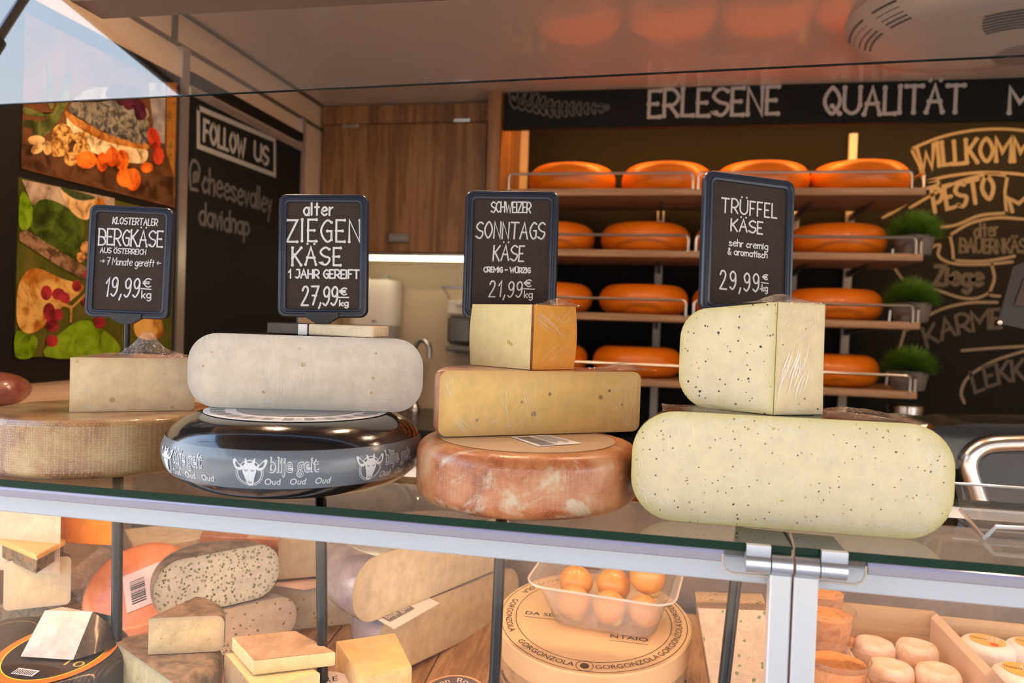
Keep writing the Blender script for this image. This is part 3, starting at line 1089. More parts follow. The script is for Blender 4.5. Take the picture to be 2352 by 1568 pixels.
chw = pm('chalk_wall_shaded', (0.09, 0.086, 0.08), 0.9)  # lower lettering: weaker light put into a darker chalk tone
for mt, args, kw in ((MATS['chalk_gold'], ('WILLKOMM', 2112, 2362, ((2112, 390), (2240, 372), (2352, 372)), 52, 0.012), {'dots': .3}),
                     (MATS['chalk_gold'], ('PESTO', 2148, 2285, ((2150, 488), (2220, 470), (2285, 455)), 52, 0.013), {'seed': 2}),
                     (MATS['chalk_gold'], ('M', 2325, 2365, ((2325, 485), (2345, 478), (2365, 475)), 30, 0.012), {}),
                     (chw, ('alter', 2238, 2292, ((2238, 545), (2265, 543), (2292, 540)), 32, 0.007), {}),
                     (chw, ('BAUERNKÄS', 2205, 2355, ((2205, 578), (2290, 580), (2360, 578)), 30, 0.008), {'dots': .3}),
                     (chw, ('Ziege', 2148, 2255, ((2148, 652), (2200, 654), (2255, 655)), 42, 0.015), {}),
                     (chw, ('KARME', 2130, 2300, ((2130, 795), (2210, 765), (2300, 752)), 42, 0.011), {}),
                     (chw, ('LEKKE', 2240, 2380, ((2240, 900), (2300, 880), (2380, 868)), 46, 0.011), {})):
    mb = MB()
    btext(mb, *args, **kw)
    mb.build('lettering', mt, cw)

# ------------------------------------------------------------------ cabinet over the sink
CY = 2.50
cab = thing('wall_cabinet', 'oak wall cabinet with flap door hung under the ceiling', 'cabinet', (-0.9, CY, 1.835))
x0, x1 = LX + 0.003, -0.575
za, zd = 1.842, aty(930, 287, CY)[2]
MB().box2((x0, CY + 0.004, za), (x1, BY - 0.013, CZ - 0.002)).build('body', oak, cab)
MB().bbox(((x0 + x1) / 2, CY - 0.004, (zd + 0.004 + CZ - 0.004) / 2), (x1 - x0 - 0.004, 0.016, CZ - 0.008 - zd), 0.001).build('filler_panel', oak, cab)
xd0, xd1 = aty(747, 400, CY)[0], aty(1118, 400, CY)[0]
dr = MB().bbox(((xd0 + xd1) / 2, CY - 0.009, (za + zd) / 2 + 0.002), (xd1 - xd0, 0.018, zd - za - 0.006), 0.0015).build('door', oak, cab)
p = aty(917, 547, CY - 0.02)
MB().bbox((p[0], CY - 0.026, p[2]), (0.072, 0.016, 0.03), 0.004).build('handle', grey_pl, dr)
for px, py in ((804, 288), (1061, 276)):
    p = aty(px, py, CY - 0.02)
    MB().bbox((p[0], CY - 0.016, p[2]), (0.062, 0.008, 0.014), 0.002).build('hinge_cover', chrome, cab)
tag(MB().box2((LX + 0.05, CY + 0.02, 1.820), (-0.60, CY + 0.032, 1.834)).build('led_strip', emit('led_warm_white', (1.0, 0.80, 0.45), CABINET_LED)), 'glowing white strip light under the oak cabinet', 'light')
tag(MB().box2((LX + 0.04, CY + 0.005, 1.835), (-0.59, CY + 0.05, 1.8415)).build('light_profile', alu), 'thin aluminium profile under the oak cabinet', 'profile')

# sink worktop
wt = thing('sink_worktop', 'dark worktop with a sink along the back wall', 'worktop', (-0.85, 2.4, 1.22))
MB().bbox((-0.86, 2.44, 1.255), (0.68, 0.56, 0.035), 0.004).build('worktop', pm('black_stone', (0.015, 0.015, 0.016), 0.25), wt)
MB().bbox((-0.86, 2.46, 0.84), (0.66, 0.50, 0.79), 0.003).build('cabinet_body', oak, wt)
MB().box2((LX + 0.03, 2.164, 1.232), (-0.53, 2.172, 1.27)).build('front_edge', alu, wt)

# paper towel dispenser
p = aty(862, 720, 2.66)
td = thing('towel_dispenser', 'white paper towel dispenser with a grey base on the splash wall', 'dispenser', (p[0], 2.66, 1.48))


def rbox_rings(cx, cy, w_, d_, r, zs, n=6):
    rings = []
    for z, k in zs:
        ring = []
        for sx, sy, a0 in ((1, 1, 0), (-1, 1, PI / 2), (-1, -1, PI), (1, -1, 1.5 * PI)):
            for q in range(n + 1):
                a = a0 + PI / 2 * q / n
                ring.append((cx + (sx * (w_ / 2 - r) + r * math.cos(a)) * k, cy + (sy * (d_ / 2 - r) + r * math.sin(a)) * k, z))
        rings.append(ring)
    return rings


z1 = aty(880, 641, 2.62)[2]
zm = aty(880, 747, 2.62)[2]
MB().loft(rbox_rings(p[0], 2.665, 0.185, 0.12, 0.045, [(zm, 1), (z1 - 0.03, 1), (z1 - 0.012, 0.985), (z1 - 0.003, 0.95), (z1, 0.86)])).build('cover', white_pl, td, 40)
MB().loft(rbox_rings(p[0], 2.665, 0.178, 0.114, 0.042, [(zm - 0.09, 0.97), (zm - 0.08, 1), (zm, 1)])).build('base', pm('grey_base', (0.36, 0.35, 0.36), 0.4), td, 40)
q = aty(858, 737, 2.60)
MB().box2((q[0] - 0.009, 2.603, q[2] - 0.004), (q[0] + 0.009, 2.606, q[2] + 0.003)).build('badge', grey_pl, td)
MB().box2((p[0] + 0.005, 2.70, z1 - 0.002), (p[0] + 0.03, 2.71, z1 + 0.02)).build('key_slot', pm('clear_blue', (0.5, 0.55, 0.55), 0.3), td)

# soap dispenser
p = aty(1063, 700, 2.68)
sd = thing('soap_dispenser', 'wall soap dispenser with an elbow lever and dark bottle', 'dispenser', (p[0], 2.68, 1.44))
zt, zm, zb = aty(1063, 690, 2.68)[2], aty(1063, 725, 2.68)[2], aty(1063, 806, 2.68)[2]
MB().bbox((p[0], 2.69, (zt + zm) / 2), (0.105, 0.09, zt - zm), 0.008).build('holder', white_pl, sd)
MB().bbox((p[0], 2.685, (zb + zm) / 2 + 0.012), (0.098, 0.085, zm - zb - 0.028), 0.012).build('bottle', pm('smoky_bottle', (0.10, 0.095, 0.09), 0.2), sd)
MB().bbox((p[0], 2.69, zb + 0.008), (0.106, 0.092, 0.022), 0.006).build('drip_tray', grey_pl, sd)
MB().tube([(p[0] - 0.05, 2.70, zt - 0.01), (p[0] - 0.055, 2.64, zt + 0.03), (p[0] - 0.06, 2.60, zt + 0.045), (p[0] + 0.06, 2.60, zt + 0.045), (p[0] + 0.055, 2.64, zt + 0.03), (p[0] + 0.05, 2.70, zt - 0.01)], 0.004, 8).build('lever', chrome, sd, 40)
MB().bbox((p[0], 2.64, zt - 0.01), (0.03, 0.03, 0.025), 0.006).build('button', white_pl, sd)

# tap
p = aty(983, 800, 2.60)
tp = thing('tap', 'chrome gooseneck tap over the dark sink', 'tap', (p[0] - 0.05, 2.62, 1.2725))
zt = aty(985, 778, 2.6)[2]
pts = [(p[0] - 0.05, 2.62, 1.2725), (p[0] - 0.05, 2.62, zt - 0.05)]
pts += [(p[0] - 0.022 - 0.028 * math.cos(a), 2.60 - 0.0 * a, zt - 0.045 + 0.04 * math.sin(a)) for a in np.linspace(0, PI, 10)]
pts += [(p[0] + 0.006, 2.60, zt - 0.07)]
MB().tube(pts, 0.0105, 12).build('spout', chrome, tp, 50)
MB().lathe([(1e-4, 0), (0.024, 0), (0.024, 0.012), (0.014, 0.03), (1e-4, 0.03)], n=24, c=(p[0] - 0.05, 2.62, 1.2726)).build('base', chrome, tp, 40)

# steel canister below the lowest shelf
p = aty(2080, 940, 2.5)
zc = aty(2080, 975, 2.5)[2] - 0.1
bs = thing('back_sideboard', 'dark low sideboard standing below the shelves', 'sideboard', (0.6, 2.5, FZ))
MB().bbox((0.62, 2.53, (zc + FZ) / 2), (2.2, 0.40, zc - FZ - 0.002), 0.004).build('body', pm('dark_cupboard', (0.02, 0.02, 0.022), 0.4), bs)
cn = thing('canister', 'brushed steel canister under the lowest oak shelf', 'canister', (p[0], 2.5, zc))
MB().lathe([(1e-4, 0), (0.050, 0), (0.052, 0.003), (0.052, 0.145), (1e-4, 0.145)], n=32, c=(p[0], 2.5, zc)).build('body', chrome, cn, 40)
MB().lathe([(1e-4, 0.145), (0.054, 0.145), (0.054, 0.16), (0.05, 0.163), (1e-4, 0.163)], n=32, c=(p[0], 2.5, zc)).build('lid', chrome, cn, 40)

# roof vent
vc = atz(2262, 58, CZ - 0.03)
vt = thing('roof_vent', 'round off-white roof ventilator with louvre slots in the ceiling', 'ventilator', (vc[0], vc[1], CZ - 0.07))
vm = pm('vent_plastic', (0.62, 0.56, 0.51), 0.35)
MB().lathe([(0.30, CZ - 0.001), (0.295, CZ - 0.02), (0.275, CZ - 0.045), (0.24, CZ - 0.058), (0.19, CZ - 0.063), (1e-4, CZ - 0.064)], n=72, c=(vc[0], vc[1], 0)).build('dome', vm, vt, 50)
dk = pm('vent_dark', (0.03, 0.025, 0.02), 0.6)
for k in range(5):
    rr = 0.288 - 0.012 * k
    zz_ = [CZ - 0.030, CZ - 0.040, CZ - 0.047, CZ - 0.053, CZ - 0.058][k]
    for a0, a1 in ((R(165), R(192)), (R(200), R(214))):
        mb = MB()
        pts = [(vc[0] + rr * math.cos(a), vc[1] + rr * math.sin(a), zz_) for a in np.linspace(a0, a1, 8)]
        mb.tube(pts, 0.0028, 6).build('slot', dk, vt)
mb = MB()
for k in range(7):
    rr = 0.10 + 0.017 * k
    hw_ = R(46 - 2 * k)
    mb = MB().tube([(vc[0] + 0.06 + rr * math.cos(a), vc[1] + 0.03 + rr * math.sin(a), CZ - 0.0645) for a in np.linspace(-PI / 2 - hw_, -PI / 2 + hw_, 16)], 0.0028, 6)
    mb.build('slot', dk, vt)
MB().lathe([(1e-4, CZ - 0.0665), (0.075, CZ - 0.0665), (0.078, CZ - 0.062)], n=40, c=(vc[0] + 0.14, vc[1] + 0.10, 0)).build('mesh_cover', pm('vent_mesh', (0.30, 0.26, 0.23), 0.6), vt, 40)
# ceiling lamp panel over the counter (out of frame, lights the inside)
lampm = emit('lamp_warm', (1.0, 0.64, 0.38), CEILING_LED)
for k, x in enumerate((-0.80, -0.30, 0.20, 0.75, 1.4)):
    cl = thing('ceiling_spot', 'small square warm ceiling spotlight over the service side', 'lamp', (x, 1.28, CZ - 0.02), group='ceiling spotlights over the counter')
    MB().bbox((x, 1.28, CZ - 0.009), (0.095, 0.095, 0.016), 0.003).build('housing', white_pl, cl)
    MB().box2((x - 0.036, 1.244, CZ - 0.0205), (x + 0.036, 1.316, CZ - 0.0175)).build('diffuser', lampm, cl)

# ------------------------------------------------------------------ counter and display case
GZ, GT = 1.396, 0.0085
GY0, GY1 = 0.75, 1.045
JX = aty(1821, 1290, GY0)[0]
for nm, xa, xb, lab in (('left', -1.15, JX - 0.0015, 'long clear glass counter top under the stacked cheeses'), ('right', JX + 0.0015, 1.2, 'clear glass counter top beside the acrylic holder')):
    t = thing('glass_counter_top', lab, 'counter top', ((xa + xb) / 2, 0.9, GZ - GT))
    MB().add([(xa, GY0, GZ), (xb, GY0, GZ), (xb, GY1, GZ), (xa, GY1, GZ)], [(0, 1, 2, 3)]).build('glass', counter_glass, t)
    MB().box2((xa, GY0, GZ - GT), (xb, GY0 + 0.0006, GZ - 0.0001)).build('front_edge', edge_green, t)
    MB().box2((xa, GY1 - 0.0006, GZ - GT), (xb, GY1, GZ - 0.0001)).build('back_edge', edge_green, t)
    # plastic price rail under the edge
    ra, rb = (xa, aty(1661, 1300, 0.753)[0]) if nm == 'left' else (aty(1992, 1310, 0.753)[0], xb)
    pr_ = thing('price_rail', 'lilac-tinted clear plastic price rail under the %s glass edge' % ('long' if nm == 'left' else 'shorter'), 'price rail', ((ra + rb) / 2, 0.755, GZ - 0.019))
    MB().bbox(((ra + rb) / 2, 0.7575, GZ - GT - 0.0066), (rb - ra, 0.010, 0.0125), 0.001).build('rail', pm('lilac_plastic', (0.29, 0.265, 0.33), 0.3, coat=0.35) if 'lilac_plastic' not in MATS else MATS['lilac_plastic'], pr_)
    MB().tube([(ra, 0.7535, GZ - GT - 0.003), (rb, 0.7535, GZ - GT - 0.003)], 0.0022, 8).build('lip', pm('lilac_lip', (0.34, 0.33, 0.50), 0.2, coat=0.6) if 'lilac_lip' not in MATS else MATS['lilac_lip'], pr_)
    # white light rail behind the front glass
    la, lb = (xa, JX - 0.012) if nm == 'left' else (JX + 0.012, xb)
    lr = thing('light_rail', 'white metal light rail inside the %s display case' % nm, 'rail', ((la + lb) / 2, 0.785, GZ - 0.05))
    MB().bbox(((la + lb) / 2, 0.786, GZ - 0.034), (lb - la, 0.022, 0.026), 0.0015).build('rail', alu_white, lr)
    MB().box2((la, 0.797, GZ - 0.0425), (lb, 0.835, GZ - 0.0405)).build('added_led_shield', alu_white, lr)  # added flange, keeps the LED light from rising through the glass
    MB().box2((la, 0.7985, GZ - 0.0475), (lb, 0.806, GZ - 0.0435)).build('led', emit('led_case_' + nm, (1.0, 0.50, 0.24), CASE_LED), lr)
    fg = MB().add([(la, 0.764, 0.93), (lb, 0.764, 0.93), (lb, 0.764, GZ - 0.022), (la, 0.764, GZ - 0.022)], [(0, 1, 2, 3)]).build('front_glass', front_glass)
    tag(fg, 'upright clear front pane of the %s display case' % nm, 'glass pane')

# aluminium posts and hinge clips
for k, (pa, pb_) in enumerate(((1769, 1819), (1824, 1881))):
    xa, xb = aty(pa, 1330, 0.745)[0], aty(pb_, 1330, 0.745)[0]
    ps = thing('case_post', 'square aluminium post of the %s display case with a hinge barrel' % ('left' if k == 0 else 'right'), 'post', ((xa + xb) / 2, 0.755, 0.92))
    MB().bbox(((xa + xb) / 2, 0.755, (GZ - 0.0265 + 0.92) / 2), (xb - xa, 0.02, GZ - 0.0265 - 0.92), 0.0015).build('profile', pm('alu_satin', (0.62, 0.62, 0.65), 0.42, metal=0.55) if 'alu_satin' not in MATS else MATS['alu_satin'], ps)
    zc_ = GZ - 0.0175
    MB().tube([(xa + 0.0004, 0.748, zc_), (xb - 0.0004, 0.748, zc_)], 0.0098, 24).build('hinge_barrel', alu, ps, 50)
    ca, cb_ = ((1712, 1768) if k == 0 else (1884, 1945))
    ca, cb_ = aty(ca, 1300, 0.745)[0], aty(cb_, 1300, 0.745)[0]
    mb = MB()
    prof = [(0.0098 * math.cos(a) + 0.748, 0.0098 * math.sin(a) + zc_) for a in np.linspace(PI * 0.72, PI * 2.3, 18)]
    prof = [(0.7405, GZ + 0.001), (0.741, GZ - 0.006)] + prof + [(0.757, GZ - GT - 0.0005), (0.747, GZ - GT - 0.0005), (0.747, GZ + 0.001)]
    mb.loft([[(x, y, z) for y, z in prof] for x in (ca, cb_)])
    mb.build('glass_clip', alu, ps, 30)
    # bent wire bracket
    s = -1 if k == 0 else 1
    e0, e1 = (aty(1768, 1310, 0.75)[0], aty(1660, 1300, 0.75)[0]) if k == 0 else (aty(1886, 1315, 0.75)[0], aty(1990, 1310, 0.75)[0])
    zz0 = GZ - 0.0315
    MB().tube([(e0, 0.752, zz0), (e1 - s * 0.010, 0.752, zz0), (e1 - s * 0.003, 0.752, zz0 + 0.003), (e1, 0.752, zz0 + 0.010), (e1, 0.752, GZ - 0.013)], 0.0013, 8).build('bracket', pm('tan_bracket', (0.55, 0.45, 0.38), 0.4) if 'tan_bracket' not in MATS else MATS['tan_bracket'], ps, 40)
# dark mounting plates glued below the glass
for k, poly in enumerate(([(1692, 1211), (1812, 1223), (1822, 1262), (1705, 1252)], [(1818, 1224), (1914, 1233), (1946, 1272), (1828, 1263)])):
    q = [atz(x, y, GZ - 0.0095) for x, y in poly]
    tag(MB().prism(q, (0, 0, 0.0006)).build('mounting_plate', pm('plate_dark', (0.045, 0.047, 0.05), 0.3) if 'plate_dark' not in MATS else MATS['plate_dark']), 'dark plate glued under the glass on the %s of the joint' % ('left' if k == 0 else 'right'), 'plate')
# black rods
for (px, pyt, pxb), wh in zip(((270, 1184, 267), (738, 1236, 741), (1148, 1280, 1136), (1690, 1330, 1664)), ('in front of the barcoded coral round', 'in front of the cumin seeded half', 'beside the round wooden box', 'in front of the herb cheese pack')):
    a = aty(px, pyt, 0.845)
    b = aty(pxb, 1560, 0.845)
    d = (a - b) / (a[2] - b[2])
    tag(MB().tube([a + d * (GZ - 0.010 - a[2]), a + d * (1.08 - a[2])], 0.0068, 14).build('support_rod', pm('rod_black', (0.012, 0.012, 0.013), 0.25) if 'rod_black' not in MATS else MATS['rod_black'], None, 50), 'slim black upright rod ' + wh, 'rod', 'black rods in the display case')

# case floor of oak planks, tilted to the front; metal back
SLOPE = R(8)


def case_z(y):
    return 1.052 - (1.36 - y) * math.tan(SLOPE)


fl = thing('case_floor', 'oak plank floor of the display case, tilted to the front', 'floor', (0, 1.05, 0.95))
plank = woodmat('plank', (0.36, 0.20, 0.10), (0.50, 0.31, 0.17), (0.58, 0.38, 0.22), 'y', 1.5, knots=False)
x = -1.15
while x < 1.15:
    wdt = 0.098
    if x < JX < x + wdt + 0.002:
        pass
    mb = MB()
    mb.prism([(x, 0.80, case_z(0.80)), (x + wdt, 0.80, case_z(0.80)), (x + wdt, 1.44, case_z(1.44)), (x, 1.44, case_z(1.44))], (0, 0, -0.012))
    mb.build('plank', plank, fl)
    x += wdt + 0.0025
MB().box2((-1.15, 0.79, 0.90), (1.15, 1.45, 0.93)).build('base_plate', pm('case_base', (0.05, 0.04, 0.035), 0.6), fl)
cbk = thing('metal_panel', 'brushed grey metal back panel of the display case', 'panel', (0, 1.37, 1.05))
mb = MB()
mb.box2((-1.15, 1.47, 0.93), (1.15, 1.482, 1.26))
mb.build('panel', rind('brushed_metal', [(0.30, 0.27, 0.25), (0.40, 0.36, 0.33)], 12, 0.4, 0, 0.2), cbk)
tag(MB().box2((-1.15, 1.05, 1.370), (1.15, 1.10, 1.3845)).build('rear_rail', alu), 'aluminium rail along the rear edge of the glass counter', 'rail')

# ------------------------------------------------------------------ cheeses on the counter


def proj(p):
    d = np.array(p, float) - CAM
    z = d @ _f
    return 1176 + FPX * (d @ _r) / z, 784 - FPX * (d @ _u) / z


def hit(px, py, P0, nrm):
    d = ray(px, py)
    nrm = np.array(nrm, float)
    return CAM + d * (((np.array(P0, float) - CAM) @ nrm) / (d @ nrm))


def cutface(mb, outline, fn, ins=(0, 0.0025, 0.006, 0.012, 0.02), ed=(1, 0.75, 0.42, 0.15, 0)):
    o = [np.array(p, float) for p in outline]
    n = len(o)
    area = sum(o[i][0] * o[(i + 1) % n][1] - o[(i + 1) % n][0] * o[i][1] for i in range(n))
    if area < 0:
        o = o[::-1]
    nr = []
    for i in range(n):
        e1 = o[i] - o[i - 1]
        e2 = o[(i + 1) % n] - o[i]
        t = e1 / (np.linalg.norm(e1) + 1e-9) + e2 / (np.linalg.norm(e2) + 1e-9)
        t /= np.linalg.norm(t) + 1e-9
        nr.append(np.array((-t[1], t[0])))
    vs, es, fs = [], [], []
    for d, e in zip(ins, ed):
        for i in range(n):
            vs.append(fn(*(o[i] + nr[i] * d)))
            es.append(e)
    for k in range(len(ins) - 1):
        for i in range(n):
            fs.append((k * n + i, k * n + (i + 1) % n, (k + 1) * n + (i + 1) % n, (k + 1) * n + i))
    fs.append(tuple((len(ins) - 1) * n + i for i in range(n)))
    mb.add(vs, fs, es)


def ringface(mb, rings, ed, fn):
    k = len(rings[0])
    vs = [fn(*p) for r in rings for p in r]
    es = [e for r, e in zip(rings, ed) for _ in r]
    fs = [(i * k + q, i * k + (q + 1) % k, (i + 1) * k + (q + 1) % k, (i + 1) * k + q) for i in range(len(rings) - 1) for q in range(k)]
    fs.append(tuple((len(rings) - 1) * k + q for q in range(k)))
    mb.add(vs, fs, es)


def sector(t, Rr, h, re, a0, a1, rind_m, paste_m, n=40, names=('rind', 'cut_face'), wob=None, ins=(0, 0.0025, 0.006, 0.012, 0.02), ed=(1, 0.75, 0.42, 0.15, 0)):
    """part of a wheel between two angles, in the local frame of thing t (axis at its origin)"""
    pr = wheel_prof(Rr, h, re)
    MB().lathe(pr, a0, a1, n, wob=wob).build(names[0], rind_m, t, 45, local=True)
    rings = []
    for d in ins:
        rr = max(re - d, 0.0008)
        p = [(r, z + d) for r, z in wheel_prof(Rr - d, h - 2 * d, rr)][2:-2]
        rings.append(p)
    if abs(a1 - a0 - PI) < 1e-4:
        mb = MB()
        ringface(mb, [p + [(-r, z) for r, z in reversed(p)] for p in rings], ed, lambda u, v: (u * math.cos(a0) + 0.0003 * math.sin(a0), u * math.sin(a0) - 0.0003 * math.cos(a0), v))
        mb.build(names[1], paste_m, t, None, local=True)
    else:
        for a, s in ((a0, 1), (a1, -1)):
            mb = MB()
            ringface(mb, [[(0.0, p[0][1])] + p + [(0.0, p[-1][1])] for p in rings], ed, lambda u, v: (u * math.cos(a) + s * 0.0003 * math.sin(a), u * math.sin(a) - s * 0.0003 * math.cos(a), v))
            mb.build(names[1], paste_m, t, None, local=True)


def dots_on_face(t, pts, P0, nrm, mat, name='eye_shade_disc'):
    """eyes in a cut face as flat discs, hole shade put into their colour, placed where the photo shows them"""
    nrm = np.array(nrm, float) / np.linalg.norm(nrm)
    ux = np.cross((0, 0, 1), nrm)
    ux /= np.linalg.norm(ux)
    uz = np.cross(nrm, ux)
    for px, py, r in pts:
        c = hit(px, py, P0, nrm)
        mb = MB()
        n = 12
        ring = [c + nrm * 0.0005 + r * (math.cos(2 * PI * k / n) * ux + 1.05 * math.sin(2 * PI * k / n) * uz) for k in range(n)]
        ring2 = [c + nrm * 0.0009 + r * 1.12 * (math.cos(2 * PI * k / n) * ux + 1.05 * math.sin(2 * PI * k / n) * uz) for k in range(n)]
        mb.loft([ring2, ring], cap0=False, cap1=True)
        mb.build(name, mat, t)


def crumple(name, parent, c, ux, uy, lx, ly, hgt, seed, mat=None, nx=26, ny=16, peak=(0.5, 0.5), sharp=1.0):
    rnd = random.Random(seed)
    ux, uy = np.array(ux, float), np.array(uy, float)
    ridges = [(rnd.uniform(0, PI), rnd.uniform(5, 15), rnd.uniform(0, 6), rnd.uniform(0.3, 1)) for _ in range(7)]
    vs, fs = [], []
    for j in range(ny + 1):
        for i in range(nx + 1):
            s, q = i / nx, j / ny
            env = math.sin(PI * s) ** 0.7 * math.sin(PI * q) ** 0.7
            g = math.exp(-((s - peak[0]) ** 2 * 9 + (q - peak[1]) ** 2 * 7) * sharp)
            r = sum(abs(math.sin(fr * (s * math.cos(a) + q * math.sin(a)) + ph)) * w_ for a, fr, ph, w_ in ridges) / 7
            z = env * hgt * (0.15 + 0.75 * g) * (0.45 + 1.0 * r) + rnd.uniform(-1, 1) * 0.0006
            p = np.array(c, float) + ux * ((s - 0.5) * lx + rnd.uniform(-1, 1) * 0.0012) + uy * ((q - 0.5) * ly + rnd.uniform(-1, 1) * 0.0012) + np.array((0, 0, z + 0.0012))
            vs.append(p)
    for j in range(ny):
        for i in range(nx):
            a = j * (nx + 1) + i
            fs += [(a, a + 1, a + nx + 2), (a, a + nx + 2, a + nx + 1)]
    return MB().add(vs, fs).build(name, mat or film, parent)


# --- A: pale mountain wheel
m = pm('cloth_rind', (0.42, 0.26, 0.13), 0.5, coat=0.65, coat_rough=0.1)
v = coords(m)
n1 = noise(m, v, 14, 5, 0.6, 0.5)
c = rampn(m, n1, [(0.38, (0.26, 0.10, 0.034)), (0.5, (0.41, 0.205, 0.082)), (0.63, (0.50, 0.32, 0.125))])
vo = N(m, 'ShaderNodeTexVoronoi')
vo.inputs['Scale'].default_value = 330
vo.inputs['Randomness'].default_value = 0.3
L(m, v, vo.inputs['Vector'])
dd = mathn(m, 'LESS_THAN', vo.outputs['Distance'], 0.36)
c = mix(m, mathn(m, 'MULTIPLY', dd, 0.35), c, (0.66, 0.56, 0.30))
L(m, c, bsdf(m).inputs['Base Color'])
bump(m, vo.outputs['Distance'], 0.35, 0.001)
bump(m, noise(m, v, 60, 3, 0.6, 1.0), 0.25, 0.002, 'Coat Normal')
A = thing('whole_cheese', 'pale tan mountain cheese wheel with cloth-dotted rind on the glass counter', 'cheese', (-0.745, 0.895, GZ))
MB().lathe(wheel_prof(0.140, 0.072, 0.010), n=96).build('rind', m, A, 45, local=True)
ztA = GZ + 0.072

# --- B: wedge on it
bergp = paste('berg_paste', (0.88, 0.69, 0.42), (0.60, 0.42, 0.22), film=0.6, edge_amt=0.5)
bergr = rind('berg_rind', [(0.50, 0.27, 0.16), (0.62, 0.38, 0.24)], 30, 0.4, 0.6, 0.3)
tipB = np.array((-0.748, 0.834))
B = thing('cheese_wedge', 'cream coloured wrapped cheese wedge on the pale tan wheel', 'cheese', (tipB[0], tipB[1], ztA + 0.0004))
a0 = R(34.7)
sector(B, 0.150, 0.0715, 0.006, a0, R(112), bergr, bergp)
nB = (math.sin(a0), -math.cos(a0), 0)
eye = pm('eye_shade_dark', (0.40, 0.28, 0.11), 0.4)
eye2 = pm('eye_shade_tan', (0.55, 0.42, 0.20), 0.4)
dots_on_face(B, [(258, 918, 0.0028), (178, 830, 0.0012), (395, 935, 0.0014)], (*tipB, 1.5), nB, eye2)
crumple('film_wrap', B, (-0.690, 0.925, ztA + 0.071), (1, 0.15, 0), (-0.15, 1, 0), 0.105, 0.05, 0.042, 5, peak=(0.3, 0.5), sharp=1.6)

# --- D: black wheel with printed band
DC = np.array((-0.4434, 0.8686))
DR, DH, DE = 0.157, 0.088, 0.055
D = thing('whole_cheese', 'glossy black waxed cheese wheel with a grey printed band', 'cheese', (DC[0], DC[1], GZ))
bw = pm('black_wax', (0.010, 0.009, 0.009), 0.16, coat=0.7, coat_rough=0.05)
v = coords(bw)
L(bw, rampn(bw, noise(bw, v, 25, 5), [(0.45, (0.008, 0.008, 0.009)), (0.75, (0.035, 0.016, 0.006))]), bsdf(bw).inputs['Base Color'])
bump(bw, noise(bw, coords(bw, (1, 1, 6)), 70, 3), 0.10, 0.002)
MB().lathe(wheel_prof(DR, DH, DE, 14), n=128).build('wax_rind', bw, D, 60, local=True)


def rz_black(z, e=0.0):
    k = (z - DH / 2) / (DH / 2)
    return DR - DE + DE * math.sqrt(max(0.0, 1 - k * k)) + e


def d_ang(px):
    best = min(((abs(proj((DC[0] + DR * math.cos(a), DC[1] + DR * math.sin(a), GZ + 0.04))[0] - px), a) for a in np.linspace(R(-175), R(15), 400)))
    return best[1]


bandm = pm('band_paper', (0.155, 0.175, 0.205), 0.28, coat=0.35, coat_rough=0.12)
bump(bandm, noise(bandm, coords(bandm, (1, 1, 0.3)), 90, 3), 0.25, 0.0015)
bz = np.linspace(0.0205, 0.0625, 10)
band = MB().lathe([(rz_black(z, 0.0007), z) for z in bz], n=128).build('paper_band', bandm, D, 60, local=True)
fnD = lambda ang: (lambda u, z: (DC[0] + rz_black(z, 0.0011) * math.cos(ang + u / DR), DC[1] + rz_black(z, 0.0011) * math.sin(ang + u / DR), GZ + z))
fnD2 = lambda ang: (lambda u, z: (DC[0] + rz_black(z, 0.0014) * math.cos(ang + u / DR), DC[1] + rz_black(z, 0.0014) * math.sin(ang + u / DR), GZ + z))
prw = pm('print_white', (0.72, 0.74, 0.78), 0.4)
prg = pm('print_grey', (0.13, 0.15, 0.18), 0.4)
